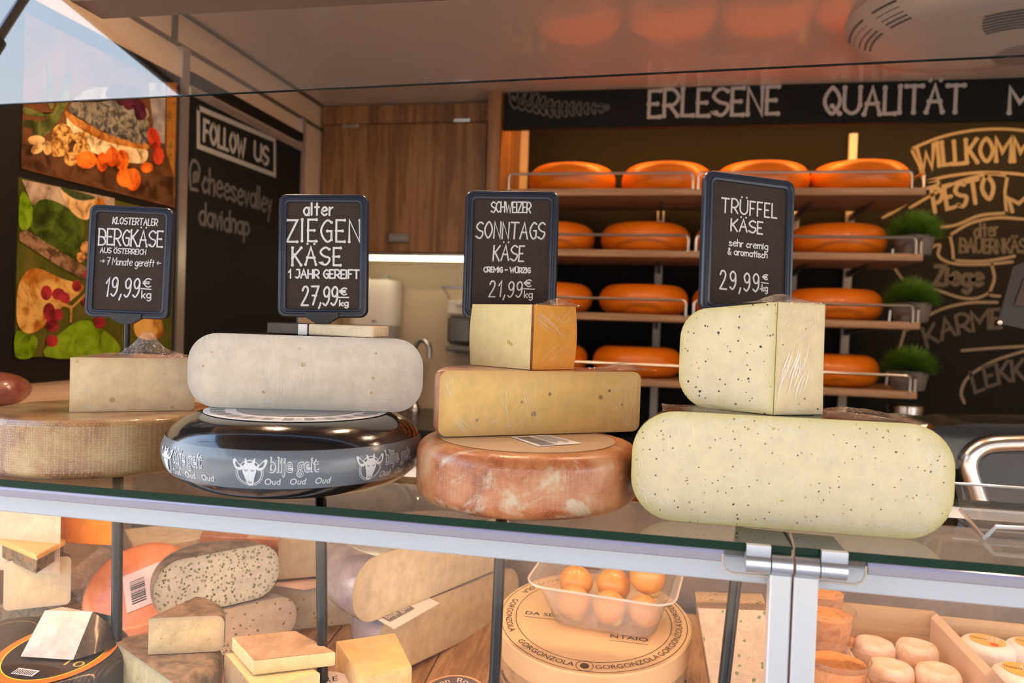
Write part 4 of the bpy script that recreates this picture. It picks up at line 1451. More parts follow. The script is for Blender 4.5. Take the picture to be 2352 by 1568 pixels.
for gpx in (383, 573, 851):
    an = d_ang(gpx)
    f1, f2 = fnD(an), fnD2(an)
    mb = MB()
    print_text(mb, 'blije geit', 0.0205, 0.0715, 0.0405, 0.0155, f1, offset=0.034, cuts=9)
    print_text(mb, 'Oud', 0.0150, 0.0315, 0.0262, 0.0072, f1, offset=0.006, shear=0.15, cuts=5)
    print_text(mb, 'Oud', 0.0415, 0.0580, 0.0262, 0.0072, f1, offset=0.006, shear=0.15, cuts=5)
    print_text(mb, 'Oud', 0.0680, 0.0845, 0.0262, 0.0072, f1, offset=0.006, shear=0.15, cuts=5)
    # goat head: ring, ears, skull, horns
    zc = 0.0415
    ribbon(mb, [[(0.0128 * math.cos(a), zc - 0.002 + 0.0128 * math.sin(a)) for a in np.linspace(0, 2 * PI, 33)]], 0.0009, f1)
    ribbon(mb, [[(0.0146 * math.cos(a), zc - 0.002 + 0.0146 * math.sin(a)) for a in np.linspace(R(150), R(390), 25)]], 0.0006, f1)

    def shp(pts, f):
        q = catmull([*pts, pts[0]], 4)[:-1]
        cc = np.mean(q, 0)
        mb_.add([f(*cc)] + [f(*p) for p in q], [(0, 1 + i, 1 + (i + 1) % len(q)) for i in range(len(q))])
    mb_ = mb
    shp([(0, zc + 0.0085), (0.0055, zc + 0.007), (0.0075, zc + 0.001), (0.005, zc - 0.008), (0.003, zc - 0.015), (0, zc - 0.0165), (-0.003, zc - 0.015), (-0.005, zc - 0.008), (-0.0075, zc + 0.001), (-0.0055, zc + 0.007)], f2)
    for s in (-1, 1):
        shp([(s * 0.006, zc + 0.004), (s * 0.011, zc + 0.0075), (s * 0.0165, zc + 0.0125), (s * 0.0185, zc + 0.010), (s * 0.0155, zc + 0.003), (s * 0.010, zc + 0.0005)], f2)
        shp([(s * 0.002, zc + 0.008), (s * 0.0052, zc + 0.0135), (s * 0.0055, zc + 0.008)], f2)
    mb.build('print', prw, band)
    mb = MB()
    mb_ = mb
    f3 = lambda u, z: (DC[0] + rz_black(z, 0.0017) * math.cos(an + u / DR), DC[1] + rz_black(z, 0.0017) * math.sin(an + u / DR), GZ + z)
    print_text(mb, 'blije geit', 0.0205, 0.0715, 0.0405, 0.0155, f2, offset=-0.012, cuts=9)
    for s in (-1, 1):
        ribbon(mb, [[(s * 0.0018, zc + 0.001), (s * 0.0036, zc - 0.0004), (s * 0.0052, zc + 0.0012)]], 0.0006, f3)
        shp([(s * 0.0095, zc + 0.004), (s * 0.0152, zc + 0.0098), (s * 0.014, zc + 0.0045)], f3)
    ribbon(mb, [[(-0.0018, zc - 0.0118), (-0.0012, zc - 0.0134), (0, zc - 0.0138), (0.0012, zc - 0.0134), (0.0018, zc - 0.0118)]], 0.0007, f3)
    mb.build('print', prg, band)
# white paper disc on top
lab = MB().lathe([(1e-4, 0), (0.112, 0), (0.112, 0.0006), (1e-4, 0.0006)], n=96, c=(DC[0], DC[1], GZ + DH + 0.0001)).build('top_label', paper, D)
mb = MB()
ppol = lambda r, a: (DC[0] + r * math.cos(a), DC[1] + r * math.sin(a), GZ + DH + 0.0012)
for k in range(26):
    a = 2 * PI * k / 26
    q = [ppol(r, a + s) for r, s in ((0.088, -0.06), (0.088, 0.06), (0.105, 0.06), (0.105, -0.06))]
    mb.add(q, [(0, 1, 2, 3)])
    for r in (0.090, 0.094, 0.098, 0.102):
        mb.add([ppol(r, a + 0.08), ppol(r, a + 0.16), ppol(r + 0.0012, a + 0.16), ppol(r + 0.0012, a + 0.08)], [(0, 1, 2, 3)])
mb.add([ppol(0.074, 2 * PI * k / 40) for k in range(40)], [tuple(range(40))])
mb.build('print', pm('label_grey', (0.28, 0.29, 0.30), 0.6), lab)

# --- E: white goat cheese half on it
zE = GZ + DH + 0.0014
e0, e1 = atz(520, 936, zE), atz(900, 946, zE)
yawE = math.atan2(e1[1] - e0[1], e1[0] - e0[0])
nE = np.array((math.sin(yawE), -math.cos(yawE), 0))
pe0, pe1 = hit(431, 855, e0, nE), hit(972, 855, e0, nE)
cE = (pe0 + pe1) / 2
RE = np.linalg.norm((pe1 - pe0)[:2]) / 2
hE = hit(700, 771, e0, nE)[2] - zE
goatp = paste('goat_paste', (0.74, 0.64, 0.51), (0.52, 0.48, 0.42), mottle=0.05, film=0.75, edge_amt=0.75, speck=[(60, 0.10, 0.25, (0.42, 0.33, 0.2))])
dkr = rind('dark_wax', [(0.012, 0.009, 0.008), (0.05, 0.025, 0.012), (0.015, 0.012, 0.012)], 40, 0.3, 0.3, 0.5, 90)
Eo = thing('cheese_half', 'white goat cheese half with black rind on the black wheel', 'cheese', (cE[0], cE[1], zE), (0, 0, yawE))
sector(Eo, RE, hE, 0.036, 0.0, PI, dkr, goatp, 56)
dots_on_face(Eo, [(696, 837, 0.0022), (467, 840, 0.0011), (605, 900, 0.0014), (853, 902, 0.0016), (864, 811, 0.0012), (688, 800, 0.0009), (857, 868, 0.0015), (487, 808, 0.001)], e0, nE, eye2)

# --- F: thin slices on it
zF = zE + hE
yF = cE[1] + 0.012
xa, xb, xc = aty(612, 755, yF)[0], aty(706, 755, yF)[0], aty(857, 758, yF)[0]
hF = aty(660, 742, yF)[2] - zF
hF = max(0.011, hF)
s1 = thing('cheese_slice', 'flat slice with black rind and a white sticker on the goat cheese', 'cheese', ((xa + xb) / 2, yF, zF))
MB().bbox(((xa + xb) / 2, yF + 0.030, zF + hF / 2 + 0.0006), (xb - xa, 0.06, hF), 0.0015).build('rind', dkr, s1)
MB().box2((xb - 0.0125, yF - 0.0005, zF + 0.001), (xb - 0.0005, yF + 0.0004, zF + hF - 0.0006)).build('sticker', paper, s1)
s2 = thing('cheese_slice', 'flat cream slice in cling film on the goat cheese', 'cheese', ((xb + xc) / 2, yF, zF))
MB().bbox(((xb + xc) / 2 + 0.0005, yF + 0.028, zF + hF / 2 + 0.0004), (xc - xb - 0.001, 0.055, hF - 0.001), 0.0012).build('paste', paste('slice_paste', (0.72, 0.60, 0.42), (0.6, 0.5, 0.35), film=0.7), s2)

# --- H: red-brown wheel
HC = np.array((-0.1498, 0.8777))
HR, HH = 0.1325, 0.0695
H_ = thing('whole_cheese', 'reddish brown washed-rind cheese wheel in film on the glass counter', 'cheese', (HC[0], HC[1], GZ))
m = pm('red_rind', (0.45, 0.17, 0.06), 0.45, coat=0.65, coat_rough=0.08)
v = coords(m)
n1 = noise(m, v, 16, 6, 0.65, 0.6)
c = rampn(m, n1, [(0.34, (0.27, 0.062, 0.016)), (0.46, (0.47, 0.135, 0.038)), (0.56, (0.55, 0.21, 0.075)), (0.68, (0.62, 0.36, 0.19))])
n2 = noise(m, coords(m, loc=(4, 1, 2)), 10, 7, 0.7, 1.2)
c = mix(m, rampn(m, n2, [(0.57, (0, 0, 0)), (0.66, (0.85, 0.85, 0.85))]), c, (0.62, 0.50, 0.34))
vo = N(m, 'ShaderNodeTexVoronoi')
vo.inputs['Scale'].default_value = 420
vo.inputs['Randomness'].default_value = 0.25
L(m, v, vo.inputs['Vector'])
c = mix(m, mathn(m, 'MULTIPLY', mathn(m, 'LESS_THAN', vo.outputs['Distance'], 0.25), 0.4), c, (0.70, 0.48, 0.28))
L(m, c, bsdf(m).inputs['Base Color'])
bump(m, n1, 0.4, 0.003)
bump(m, noise(m, coords(m, (1, 1, 0.35)), 110, 4, 0.6, 1.4), 0.45, 0.002, 'Coat Normal')
MB().lathe(wheel_prof(HR, HH, 0.018), n=110, wob=lambda a, z: 0.008 * math.sin(3 * a + 1) + 0.004 * math.sin(7 * a)).build('rind', m, H_, 50, local=True)
zH = GZ + HH
MB().lathe([(1e-4, 0), (0.105, 0), (0.1055, 0.0004), (1e-4, 0.0004)], n=64, c=(HC[0], HC[1], zH + 0.0002)).build('top_label', pm('tan_label', (0.55, 0.38, 0.26), 0.5, coat=0.5), H_)
q = [atz(x, y, zH + 0.0012) for x, y in ((1173, 1003), (1262, 999), (1338, 1018), (1236, 1025))]
stk = MB().prism(q, (0, 0, 0.0003)).build('sticker', paper, H_)
mb = MB()
lerp = lambda s, t: (q[0] * (1 - s) + q[1] * s) * (1 - t) + (q[3] * (1 - s) + q[2] * s) * t + np.array((0, 0, 0.0006))
rnd = random.Random(3)
t_ = 0.08
while t_ < 0.95:
    d = rnd.choice((0.012, 0.02, 0.035))
    mb.add([lerp(0.08, t_), lerp(0.42, t_), lerp(0.42, t_ + d), lerp(0.08, t_ + d)], [(0, 1, 2, 3)])
    t_ += d + rnd.choice((0.015, 0.03))
for k in range(5):
    s = 0.52 + 0.08 * k
    mb.add([lerp(s, 0.08), lerp(s, 0.85 - 0.1 * (k % 3)), lerp(s + 0.03, 0.85 - 0.1 * (k % 3)), lerp(s + 0.03, 0.08)], [(0, 1, 2, 3)])
mb.build('print', pm('sticker_ink', (0.18, 0.17, 0.18), 0.6), stk)

# --- I: Swiss half on it
zI = zH + 0.0016
i0, i1 = atz(1020, 1003, zI), atz(1465, 990, zI)
yawI = math.atan2(i1[1] - i0[1], i1[0] - i0[0])
nI = np.array((math.sin(yawI), -math.cos(yawI), 0))
pe0, pe1 = hit(1008, 925, i0, nI), hit(1470, 925, i0, nI)
cI = (pe0 + pe1) / 2
RI = np.linalg.norm((pe1 - pe0)[:2]) / 2
hI = 1.545 - zI
swp = paste('swiss_paste', (0.85, 0.60, 0.21), (0.68, 0.40, 0.14), mottle=0.04, film=0.7, edge_amt=0.65)
swr = rind('swiss_rind', [(0.42, 0.13, 0.06), (0.55, 0.24, 0.12), (0.60, 0.34, 0.24)], 30, 0.4, 0.7, 0.4)
I_ = thing('cheese_half', 'yellow Swiss-style cheese half with round holes on the reddish wheel', 'cheese', (cI[0], cI[1], zI), (0, 0, yawI))
sector(I_, RI, hI, 0.011, 0.0, PI, swr, swp, 48)
dots_on_face(I_, [(1095, 964, 0.0018), (1198, 923, 0.0014), (1262, 905, 0.0020), (1225, 950, 0.0028), (1379, 912, 0.0026), (1399, 897, 0.0020), (1428, 929, 0.0012)], i0, nI, eye)
crumple('film_wrap', I_, (cI[0] + 0.085, cI[1] + 0.10, zI + hI), (0.8, 0.55, 0), (-0.55, 0.8, 0), 0.09, 0.05, 0.010, 9)

# --- J: chunk on it
zJ = zI + hI + 0.0006
Cj, Lj, Rj = np.array((-0.154, 0.917)), np.array((-0.246, 0.977)), np.array((-0.108, 0.972))
B1, B2 = np.array((-0.135, 0.999)), np.array((-0.21, 0.999))
hJ = hit(1221, 699, (*Cj, 1.6), (0, -1, 0))[2] - zJ
J = thing('cheese_chunk', 'yellow cheese chunk with warm light coloured into one face, stacked on the Swiss-style half', 'cheese', (Cj[0], Cj[1], zJ))


def rounded_side(a, b, h, bul, n=8):
    """vertical face from a to b"""
    return None


MB().loft([[(*(p + (p - np.array((-0.165, 0.96))) * k), zJ + z) for p in (Cj, Rj, B1, B2, Lj)] for z, k in ((0, -0.02), (hJ * 0.08, 0.0), (hJ * 0.5, 0.018), (hJ * 0.92, 0.0), (hJ, -0.02))]).build('rind', swr, J, 20)
for nm, a, b, mt in (('cut_face', Cj, Lj, paste('chunk_pale', (0.81, 0.67, 0.32), (0.74, 0.54, 0.20), mottle=0.03, film=0.5, edge_amt=0.5)), ('cut_face', Cj, Rj, paste('chunk_warm_lit', (0.82, 0.40, 0.06), (0.78, 0.38, 0.08), mottle=0.03, film=0.8, edge_amt=0.4))):  # right face: same cheese, warm light put into its orange colour
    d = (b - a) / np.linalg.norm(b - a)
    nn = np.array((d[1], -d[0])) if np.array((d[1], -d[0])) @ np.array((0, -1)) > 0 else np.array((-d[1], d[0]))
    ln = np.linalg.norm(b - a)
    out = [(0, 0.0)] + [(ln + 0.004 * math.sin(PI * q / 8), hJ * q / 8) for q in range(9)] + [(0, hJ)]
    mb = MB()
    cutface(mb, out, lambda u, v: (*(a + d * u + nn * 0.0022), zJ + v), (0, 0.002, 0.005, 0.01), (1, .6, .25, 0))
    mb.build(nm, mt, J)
nJ = np.array(((Lj - Cj)[1], -(Lj - Cj)[0], 0))
nJ = -nJ if nJ[1] > 0 else nJ
dots_on_face(J, [(1168, 785, 0.0022), (1174, 790, 0.0019), (1115, 799, 0.0006)], (*(Cj + nJ[:2] / np.linalg.norm(nJ) * 0.0022), zJ), nJ, pm('eye_shade_yellow', (0.62, 0.46, 0.12), 0.4))
crumple('film_wrap', J, (-0.128, 0.962, zJ + hJ - 0.001), (0.7, 0.72, 0), (-0.72, 0.7, 0), 0.07, 0.045, 0.014, 12)

# --- L: truffle half
l0, l1 = atz(1640, 1206, GZ), atz(1950, 1229, GZ)
l0[1] = l1[1] = 0.812
yawL = R(1.0)
nL = np.array((math.sin(yawL), -math.cos(yawL), 0))
pe0, pe1 = hit(1450, 1085, l0, nL), hit(2194, 1085, l0, nL)
cL = (pe0 + pe1) / 2
RL = np.linalg.norm((pe1 - pe0)[:2]) / 2
hL = 0.118
spk = [(105, 0.20, 0.8, (0.022, 0.02, 0.02)), (75, 0.13, 0.5, (0.42, 0.38, 0.32)), (80, 0.15, 0.5, (0.56, 0.38, 0.12)), (150, 0.20, 0.6, (0.09, 0.07, 0.05))]
trp = paste('truffle_paste', (0.84, 0.71, 0.46), (0.62, 0.52, 0.18), mottle=0.03, film=0.7, speck=spk, edge_amt=0.8)
Lo = thing('cheese_half', 'large truffle cheese half speckled with black, lying on the glass counter', 'cheese', (cL[0], cL[1], GZ + 0.0003), (0, 0, yawL))
sector(Lo, RL, hL, 0.046, 0.0, PI, dkr, trp, 56)
zL = GZ + 0.0003 + hL
crumple('film_wrap', Lo, (cL[0] + 0.075, cL[1] + 0.06, zL - 0.002), (1, 0, 0), (0, 1, 0), 0.13, 0.10, 0.012, 21)
crumple('film_wrap', Lo, (cL[0] - 0.07, cL[1] + 0.05, zL - 0.003), (1, 0, 0), (0, 1, 0), 0.12, 0.08, 0.008, 22)

# --- M: truffle chunk on it
zM = zL + 0.0006
Cm = np.array((0.1235, 0.822))
dM = np.array((-0.85, 0.527))
nM = np.array((-dM[1], dM[0], 0))
nM = nM if nM[1] < 0 else -nM
lft = hit(1560, 850, (*Cm, zM), nM)
lenM = np.linalg.norm(lft[:2] - Cm)
exM = np.array((hit(1888, 900, (Cm[0], Cm[1] + 0.012, 0), (0.25, -1, 0))[:2]) - Cm)
hM = hit(1771, 693, (*Cm, zM), (0, -1, 0))[2] - zM
Mo = thing('cheese_chunk', 'truffle cheese chunk with black specks standing on the truffle half', 'cheese', (Cm[0], Cm[1], zM))
re = 0.036
out = [(0, 0)] + [(lenM - re + re * math.sin(a), re - re * math.cos(a)) for a in np.linspace(0, PI / 2, 9)] + [(lenM - re + re * math.cos(a), hM - 0.007 - re + re * math.sin(a)) for a in np.linspace(0, PI / 2, 9)] + [(0, hM)]
f_ = lambda u, v, k=0.0: (Cm[0] + dM[0] * u + exM[0] * k, Cm[1] + dM[1] * u + exM[1] * k, zM + v)
MB().loft([[f_(u, v, k) for u, v in out] for k in (0, 1)]).build('rind', dkr, Mo, 30)
mb = MB()
cutface(mb, out, lambda u, v: tuple(np.array(f_(u, v)) + nM * 0.0005))
mb.build('cut_face', trp, Mo)
le = np.linalg.norm(exM)
ne = np.array((exM[1], -exM[0], 0)) / le
mb = MB()
cutface(mb, [(0, 0), (le * 1.03, 0.001), (le, hM * 0.4), (le * 0.985, hM), (0, hM)], lambda u, v: (*(Cm + exM / le * u + ne[:2] * 0.0007), zM + v), (0, 0.002, 0.005, 0.01), (1, .5, .2, 0))
mb.build('cut_face', paste('truffle_side', (0.85, 0.68, 0.40), (0.70, 0.60, 0.30), mottle=0.04, film=0.9, speck=[(120, 0.18, 0.6, (0.10, 0.06, 0.03))], streak=1.6), Mo)
crumple('film_wrap', Mo, (Cm[0] + 0.012, Cm[1] + 0.03, zM + hM - 0.002), (1, 0.2, 0), (-0.2, 1, 0), 0.09, 0.05, 0.012, 31)

# ---- folds of the cling film: highlights on the creases, painted as white ribbons
glint_m = thin_glass('film_glint', (1, 1, 1), 0.10, 0.15, 0.80, (0.97, 0.96, 0.95))


def in_half(c, yaw, Rr, h, re_, z0):
    def f(p):
        u = abs((p[0] - c[0]) * math.cos(yaw) + (p[1] - c[1]) * math.sin(yaw))
        v = p[2] - z0
        if u > Rr - 0.002 or v < 0.0015 or v > h - 0.0015:
            return False
        du, dv = u - (Rr - re_), max(re_ - v, v - (h - re_))
        return not (du > 0 and dv > 0 and math.hypot(du, dv) > re_ - 0.002)
    return f


def film_glints(parent, P0, nrm, regions, seed, inside=lambda p: True):
    """regions: (x0, x1, y0, y1, dx, dy, count, width mm, spread) in photo pixels on the face plane"""
    rnd = random.Random(seed)
    nrm = np.array(nrm, float) / np.linalg.norm(nrm)
    mb = MB()
    for (xa, xb, ya, yb, dx, dy, n, wd, sp) in regions:
        for _ in range(n):
            x, y = rnd.uniform(xa, xb), rnd.uniform(ya, yb)
            k = rnd.uniform(0.4, 1.0)
            ddx, ddy = dx * k + rnd.uniform(-sp, sp), dy * k + rnd.uniform(-sp, sp)
            bend = rnd.uniform(-0.08, 0.08)
            pts = [(x + ddx * t - ddy * bend * 4 * t * (1 - t), y + ddy * t + ddx * bend * 4 * t * (1 - t)) for t in np.linspace(0, 1, 6)]
            p3 = [hit(px, py, P0, nrm) for px, py in pts]
            if not all(inside(p) for p in p3):
                continue
            w_ = wd * 0.001 * rnd.uniform(0.5, 1.0)
            off = 0.0007 + rnd.uniform(0, 0.0003)
            for i in range(5):
                d = p3[i + 1] - p3[i]
                s_ = np.cross(nrm, d)
                s_ = s_ / (np.linalg.norm(s_) + 1e-9) * w_ / 2
                ka, kb = math.sin(PI * i / 5) + 0.08, math.sin(PI * (i + 1) / 5) + 0.08
                mb.add([p3[i] - s_ * ka + nrm * off, p3[i] + s_ * ka + nrm * off, p3[i + 1] + s_ * kb + nrm * off, p3[i + 1] - s_ * kb + nrm * off], [(0, 1, 2, 3)])
    return tag(mb.build('film_glint', glint_m, parent), kind='stuff')


film_glints(B, (*tipB, 1.5), nB, [(165, 230, 880, 905, 45, -8, 5, 0.5, 5), (350, 425, 840, 935, 12, -40, 16, 0.35, 8), (170, 420, 930, 942, 30, 0, 14, 0.5, 3), (200, 420, 832, 860, 3, 30, 10, 0.3, 3)], 1, lambda p: ztA + 0.003 < p[2] < ztA + 0.068 and np.hypot(p[0] - tipB[0], p[1] - tipB[1]) < 0.145)
film_glints(Eo, e0, nE, [(895, 965, 795, 900, 30, 14, 34, 0.35, 14), (445, 520, 785, 830, 42, -22, 16, 0.45, 8), (520, 900, 916, 938, 55, 3, 34, 0.45, 4), (605, 632, 815, 885, 2, 38, 22, 0.35, 5), (560, 900, 778, 800, 60, 6, 22, 0.35, 4), (440, 480, 830, 920, 10, 40, 16, 0.4, 6), (500, 900, 810, 910, 18, -10, 26, 0.25, 14)], 2, in_half(cE, yawE, RE, hE, 0.036, zE))
film_glints(I_, i0, nI, [(1020, 1095, 945, 985, 38, 38, 20, 0.5, 4), (1145, 1165, 880, 960, 8, 50, 8, 0.4, 4), (1200, 1240, 870, 950, 6, 45, 14, 0.4, 6), (1250, 1440, 900, 945, 70, -14, 8, 0.25, 5), (1015, 1040, 850, 890, 14, 40, 10, 0.4, 4), (1100, 1200, 965, 985, 30, -14, 12, 0.35, 6)], 3, in_half(cI, yawI, RI, hI, 0.011, zI))
film_glints(J, (*(Cj + np.array((0.0, -0.0026))), zJ), np.array(((Rj - Cj)[1], -(Rj - Cj)[0], 0)), [(1228, 1262, 712, 740, 52, 48, 16, 0.4, 6), (1262, 1298, 722, 760, 18, -22, 8, 0.4, 5), (1240, 1290, 800, 835, 26, -18, 8, 0.35, 5)], 4, lambda p: zJ + 0.002 < p[2] < zJ + hJ - 0.002 and p[0] < Rj[0])
film_glints(Lo, l0, nL, [(1478, 1580, 1120, 1195, 45, 42, 22, 0.5, 6), (1460, 1480, 1030, 1130, 18, 60, 10, 0.5, 6), (1770, 1960, 1195, 1222, -42, -24, 40, 0.4, 4), (1960, 2130, 1200, 1222, 40, -6, 16, 0.6, 6), (2120, 2165, 960, 1090, 18, 50, 16, 0.5, 14), (1720, 1990, 972, 992, 70, 2, 16, 0.4, 4), (1500, 1700, 968, 985, 60, -14, 18, 0.4, 4), (1560, 1760, 1190, 1206, 50, 4, 18, 0.4, 3)], 5, in_half(cL, yawL, RL, hL, 0.046, GZ))
film_glints(Mo, (*Cm, zM), nM, [(1575, 1620, 860, 915, 22, 30, 12, 0.5, 5), (1566, 1580, 760, 860, 6, 30, 8, 0.4, 3), (1690, 1768, 700, 740, 22, -20, 8, 0.3, 5)], 6, lambda p: zM + 0.002 < p[2] < zM + hM - 0.012 and p[0] < Cm[0])
film_glints(Mo, (*(Cm + ne[:2] * 0.001), zM), ne, [(1785, 1850, 850, 925, 30, -92, 22, 0.9, 4), (1780, 1860, 705, 790, 34, -22, 14, 0.35, 6), (1800, 1880, 930, 950, 30, 2, 8, 0.5, 3)], 7, lambda p: zM + 0.002 < p[2] < zM + hM - 0.003 and Cm[0] < p[0] < Cm[0] + exM[0] * 0.97)

# ------------------------------------------------------------------ price signs
frame_m = pm('sign_frame', (0.014, 0.022, 0.045), 0.32, coat=0.15)
bump(frame_m, noise(frame_m, coords(frame_m), 300, 2), 0.08, 0.0005)
sign_board = rind('sign_board', [(0.052, 0.036, 0.030), (0.060, 0.042, 0.035)], 80, 0.8, 0, 0.1)
bsdf(sign_board).inputs['Specular IOR Level'].default_value = 0.2
pen_m = pm('chalk_pen', (0.74, 0.73, 0.74), 0.6)
ghost_m = pm('chalk_ghost', (0.085, 0.075, 0.07), 0.8)


def rrect(w_, h, r, n=5):
    o = []
    for sx, sz, a0 in ((1, 1, 0), (-1, 1, PI / 2), (-1, -1, PI), (1, -1, 1.5 * PI)):
        for q in range(n + 1):
            a = a0 + PI / 2 * q / n
            o.append((sx * (w_ / 2 - r) + r * math.cos(a), h / 2 + sz * (h / 2 - r) + r * math.sin(a)))
    return o


def price_sign(k, loc, ang, label, texts, stick_to, extra=()):
    W0, H0 = 0.118, 0.162
    loc = np.array(loc, float)
    loc = CAM + (loc - CAM) * k
    W_, H = W0 * k, H0 * k
    t = thing('price_sign', label, 'price sign', loc, (0, 0, 0))
    yaw, pit, rol = (R(a) for a in ang)
    rm = Matrix.Rotation(yaw, 4, 'Z') @ Matrix.Rotation(pit, 4, 'X') @ Matrix.Rotation(rol, 4, 'Y')
    t.matrix_basis = Matrix.Translation(Vector(tuple(loc))) @ rm
    t.location, t.rotation_euler = t.matrix_basis.to_translation(), t.matrix_basis.to_euler()
    rings = []
    for ins, y in ((0.0, 0.005), (0.0, -0.001), (0.0014, -0.0035), (0.0042, -0.0038), (0.0052, -0.0024), (0.0068, -0.0024), (0.0078, -0.0034), (0.0104, -0.0030), (0.0112, -0.0006)):
        ins *= k
        o = rrect(W_ - 2 * ins, H - 2 * ins, max(0.002, 0.0105 * k - ins * 0.55))
        rings.append([(x, y, z + 0 * ins + (ins)) for x, z in o])
    MB().loft(rings, cap0=True, cap1=False).build('frame', frame_m, t, 35, local=True)
    bd = rrect(W_ - 0.020 * k, H - 0.020 * k, 0.006 * k)
    board = MB().add([(x, -0.0010, z + 0.010 * k) for x, z in bd], [tuple(range(len(bd)))]).build('board', sign_board, t, local=True)
    fn = lambda u, v: ((u - 0.5) * W_, -0.0014, v * H)
    fns = lambda u, v: ((u / W_ - 0.5) * W_, -0.0014, v)
    if extra:
        for (txt, u0, u1, v0, v1, pen, kw) in extra:
            mb = MB()
            fit_text(mb, txt, u0 * W_, u1 * W_, v0 * H, v1 * H, pen * 1.22 * k, lambda u, v: (u - W_ / 2, -0.0012, v), ref=(0, -5, 0), **kw)
            mb.build('lettering', ghost_m, board, local=True)
    for (txt, u0, u1, v0, v1, pen, kw) in texts:
        mb = MB()
        if txt == '_':
            ribbon(mb, [[(u0 * W_, v0 * H), (u1 * W_, v1 * H)]], pen * 1.22 * k, lambda u, v: (u - W_ / 2, -0.0016, v), ref=(0, -5, 0))
        else:
            fit_text(mb, txt, u0 * W_, u1 * W_, v0 * H, v1 * H, pen * 1.22 * k, lambda u, v: (u - W_ / 2, -0.0016, v), ref=(0, -5, 0), **kw)
        mb.build('lettering', pen_m, board, local=True)
    # clip and pole
    cl = [(-0.022, 0.006), (0.022, 0.006), (0.0215, 0.0), (0.0075, -0.0085), (-0.0075, -0.0085), (-0.0215, 0.0)]
    MB().prism([(x * k, -0.0062, z * k) for x, z in cl], (0, 0.0105, 0)).build('clip', black_pl, t, local=True)
    inv = t.matrix_basis.inverted()
    foot = inv @ Vector((loc[0], loc[1] + 0.002, stick_to))
    MB().tube([(0, 0.001, -0.006 * k), (foot[0], foot[1], foot[2])], 0.0042 * k, 12).build('pole', black_pl, t, 40, local=True)
    return t


e = {}
dt = {'dots': 0.55}
price_sign(1.0, (-0.7501, 0.9396, 1.5925), (14.8466, -2.8405, 0.3631), 'price sign reading KLOSTERTALER BERGKÄSE 19,99 stuck in the cream wedge', [
    ('KLOSTERTALER', .28, .81, .835, .893, .0012, {'jitter': .3, 'slant': .08}), ('BERGKÄSE', .127, .88, .645, .785, .0017, dt), ('AUS ÖSTERREICH', .15, .69, .572, .617, .0010, {'slant': .06}),
    ('> 7 Monate gereift <', .155, .875, .468, .532, .0009, {'slant': .1, 'gap': 1.3}), ('19,99', .23, .63, .19, .355, .0018, {'slant': .12, 'gap': 2.2}), ('€', .675, .77, .285, .36, .0013, e), ('_', .655, .775, .268, .264, .0013, e), ('kg', .668, .775, .185, .25, .0013, {'cap': 10})], 1.52)
price_sign(1.03, (-0.432, 0.9068, 1.6027), (11.2687, -2.1023, -1.4967), 'price sign reading alter ZIEGENKÄSE 27,99 standing in the goat cheese', [
    ('alter', .28, .60, .83, .935, .0021, {'gap': 2.6}), ('ZIEGEN', .095, .905, .615, .79, .0022, {'dots': .5, 'gap': 2.3}), ('KÄSE', .16, .695, .425, .565, .0022, {'dots': .5, 'gap': 2.6}),
    ('1 JAHR GEREIFT', .12, .905, .318, .385, .0018, e), ('27,99', .265, .66, .10, .248, .0021, {'slant': .1, 'gap': 1.6}), ('€', .69, .765, .185, .24, .0016, e), ('_', .672, .79, .163, .163, .0015, e), ('kg', .69, .785, .095, .14, .0016, e)], 1.575)
price_sign(1.115, (-0.1838, 0.9119, 1.6072), (6.3689, -1.143, -0.2571), 'price sign reading SCHWEIZER SONNTAGSKÄSE 21,99 behind the yellow chunk', [
    ('SCHWEIZER', .28, .70, .832, .912, .0014, {'gap': 1.2}), ('SONNTAGS', .125, .85, .63, .755, .0015, {'slant': .06}), ('KÄSE', .315, .64, .458, .575, .0015, {'slant': .06}),
    ('CREMIG - WÜRZIG', .22, .715, .367, .405, .0013, e), ('21,99', .28, .63, .178, .297, .0014, {'slant': .1, 'gap': 2.2}), ('€', .655, .73, .263, .314, .0012, e), ('_', .648, .765, .244, .242, .0011, e), ('kg', .66, .745, .176, .228, .0012, e)], 1.548,
    [('SONNTAGS', .13, .86, .620, .745, .0013, {'slant': .06}), ('KÄSE', .308, .635, .449, .566, .0013, {'slant': .06})])
price_sign(1.06, (0.0986, 0.8824, 1.6206), (26.4624, -3.9621, 1.9241), 'price sign reading TRÜFFELKÄSE 29,99 turned aside behind the truffle chunk', [
    ('TRÜFFEL', .19, .80, .715, .815, .0016, {'gap': 2.0}), ('KÄSE', .30, .645, .59, .675, .0016, e), ('sehr cremig', .285, .71, .482, .530, .0011, {'jitter': .2}), ('& aromatisch', .275, .705, .42, .466, .0011, e),
    ('29,99', .20, .625, .175, .30, .0017, {'gap': 2.6}), ('€', .665, .72, .267, .303, .0012, e), ('_', .652, .73, .242, .240, .0010, e), ('kg', .66, .722, .183, .228, .0012, e), ('.', .642, .645, .196, .2, .0014, e)], 1.516)

# ------------------------------------------------------------------ inside the display cases


